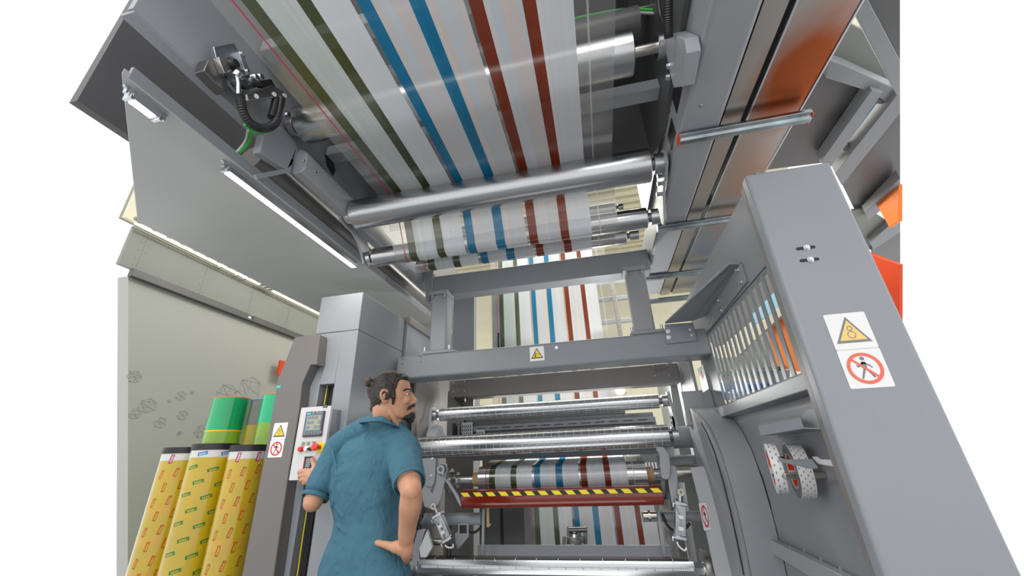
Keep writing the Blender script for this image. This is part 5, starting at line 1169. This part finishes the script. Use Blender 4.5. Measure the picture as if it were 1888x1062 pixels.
# drape folds as real relief
for a,b,c,r in (((650,962),(672,974),(696,996),.010),((648,988),(670,992),(692,1003),.010),((640,1012),(665,1018),(700,1018),.010),((640,1048),(665,1042),(715,1026),.012),((655,1062),(690,1050),(725,1036),.011),
                ((650,900),(690,915),(705,960),.010),((705,900),(722,940),(712,985),.012),((650,930),(665,945),(690,950),.009),((640,830),(650,880),(640,930),.010),((720,850),(718,890),(690,925),.012)):
    P = []
    for q in (a,b,c):
        y = 1.84; m = at(675,q[1],Y=1.84); rr = at(*q,Y=1.84); dx = (rr-m).dot(Sh); w = max(.02,1-(dx/.19)**2); 
        bk = -Ch*(.100*w**.5); P.append(at(*q,Y=1.84)*1+bk*1.0)
    sh.chain([(P[0],r*.6),(P[1],r),(P[2],r*.8)],5,10)
sh.chain([(hp(402,935,-.018),.057),(hp(396,1010,-.045),.068),(hp(390,1090,-.07),.076)],4,24)
so = sh.build('polo_shirt','shirt_blue',man,smooth=0); remesh(so,.0045,7,.5,[(.11,.016),(.03,.003)])
cl = Bod(); 
cp = [(672,786,1.80),(690,778,1.775),(712,780,1.775),(728,790,1.80),(722,800,1.86),(700,800,1.90),(676,796,1.88),(668,790,1.83)]
cc = V(0,0,0); P = [at(a,b,Y=y) for a,b,y in cp]; c0 = hp(385,900)
ringp = []
for k in range(28):
    t = 2*pi*k/28; ringp.append((cos(t),sin(t)))
top = [hp(385,868)+Fd*.076*x+Sd*.070*y+V(0,0,.012*(1-abs(x))-.03*max(0,x)) for x,y in ringp]
bot = [hp(375,925)+Fd*.100*x+Sd*.094*y+V(0,0,-.03*max(0,x)) for x,y in ringp]
inn = [hp(385,868)+Fd*.070*x+Sd*.064*y+V(0,0,.012*(1-abs(x))-.03*max(0,x)-.002) for x,y in ringp]
inb = [hp(380,935)+Fd*.078*x+Sd*.072*y+V(0,0,-.03*max(0,x)) for x,y in ringp]
n = 28; vs = inb+inn+top+bot; fs = []
for i in range(3):
    for k in range(n): fs.append((i*n+k,i*n+(k+1)%n,(i+1)*n+(k+1)%n,(i+1)*n+k))
cl.add(vs,fs); co = cl.build('collar','shirt_blue',man,smooth=70); sm = co.modifiers.new('sub','SUBSURF'); sm.levels = 1; sm.render_levels = 2; so2 = co.modifiers.new('thick','SOLIDIFY'); so2.thickness = .003
for c_,d_,r_ in ((LC,(LE-LS).normalized(),.0635),(RC,(RE-RS).normalized(),.0695)):
    MB().lathe(c_+d_*.045-d_*.0,c_+d_*1,[(0,r_-.004),(.002,r_-.001),(.018,r_-.003),(.019,r_-.008),(.0,r_-.010)],40,cap=False).build('sleeve_hem','shirt_blue',man,smooth=60)
tr = Bod()
tr.loft([ring(at(672,py_,Y=1.84),a,b,36,2.3) for py_,a,b in ((1030,.165,.105),(1070,.172,.112),(1110,.175,.115))])
for s in (-1,1): tr.chain([(hipc+Sh*s*.085+V(0,0,-.05),.10),(V(hipc.x,hipc.y,.48)+Sh*s*.10+Ch*.02,.068),(V(hipc.x,hipc.y,.12)+Sh*s*.12,.058)],5,20)
remesh(tr.build('trousers','denim',man,smooth=0),.006,4,.5)
for s in (-1,1):
    f_ = Bod(); b0 = V(hipc.x,hipc.y,0)+Sh*s*.12; f_.chain([(b0+V(0,0,.05)-Ch*.03,.042),(b0+V(0,0,.045)+Ch*.06,.042),(b0+V(0,0,.036)+Ch*.16,.034)],5,16)
    remesh(f_.build('shoe','shoe',man,smooth=0),.005,3,.5)
# ------------------------------------------------------------------ light
w = bpy.data.worlds.new('world'); SC.world = w; w.use_nodes = True
w.node_tree.nodes['Background'].inputs[0].default_value = (1,1,1,1); w.node_tree.nodes['Background'].inputs[1].default_value = 1.25
def area(name, loc, target, sx, sy, e, col=(1,1,1)):
    l = bpy.data.lights.new(name,'AREA'); l.shape = 'RECTANGLE'; l.size = sx; l.size_y = sy; l.energy = e; l.color = col
    o = bpy.data.objects.new(name,l); C.objects.link(o); o.location = loc
    o.rotation_euler = (Vector(target)-Vector(loc)).to_track_quat('-Z','Y').to_euler(); return o
area('hall_light',(-.5,-3.5,4.2),(-.3,2.6,1.6),4,2,110,(1,.98,.95))
area('machine_fill_light',(-.3,5.2,5.2),(-.3,4.2,1.5),3,2,220,(1,.97,.86))
area('hall_light',(-3.0,3.5,5.2),(-3.6,3.4,1.5),1.5,3,30,(1,.98,.9))
area('machine_fill_light',(-.35,4.0,1.72),(-.3,3.1,1.0),1.4,.25,10,(1,.96,.86))
area('machine_fill_light',(-.4,2.2,.25),(-.3,3.3,.9),1.4,.5,4)  # unseen fill added near the floor to brighten the lower machine
vs = SC.view_settings; vs.view_transform = 'Standard'; vs.look = 'None'; vs.gamma = 1; vs.use_curve_mapping = False; vs.exposure = 0
SC.cycles.max_bounces = 8; SC.cycles.transparent_max_bounces = 16; SC.cycles.use_denoising = True
SC.cycles.sample_clamp_indirect = 6
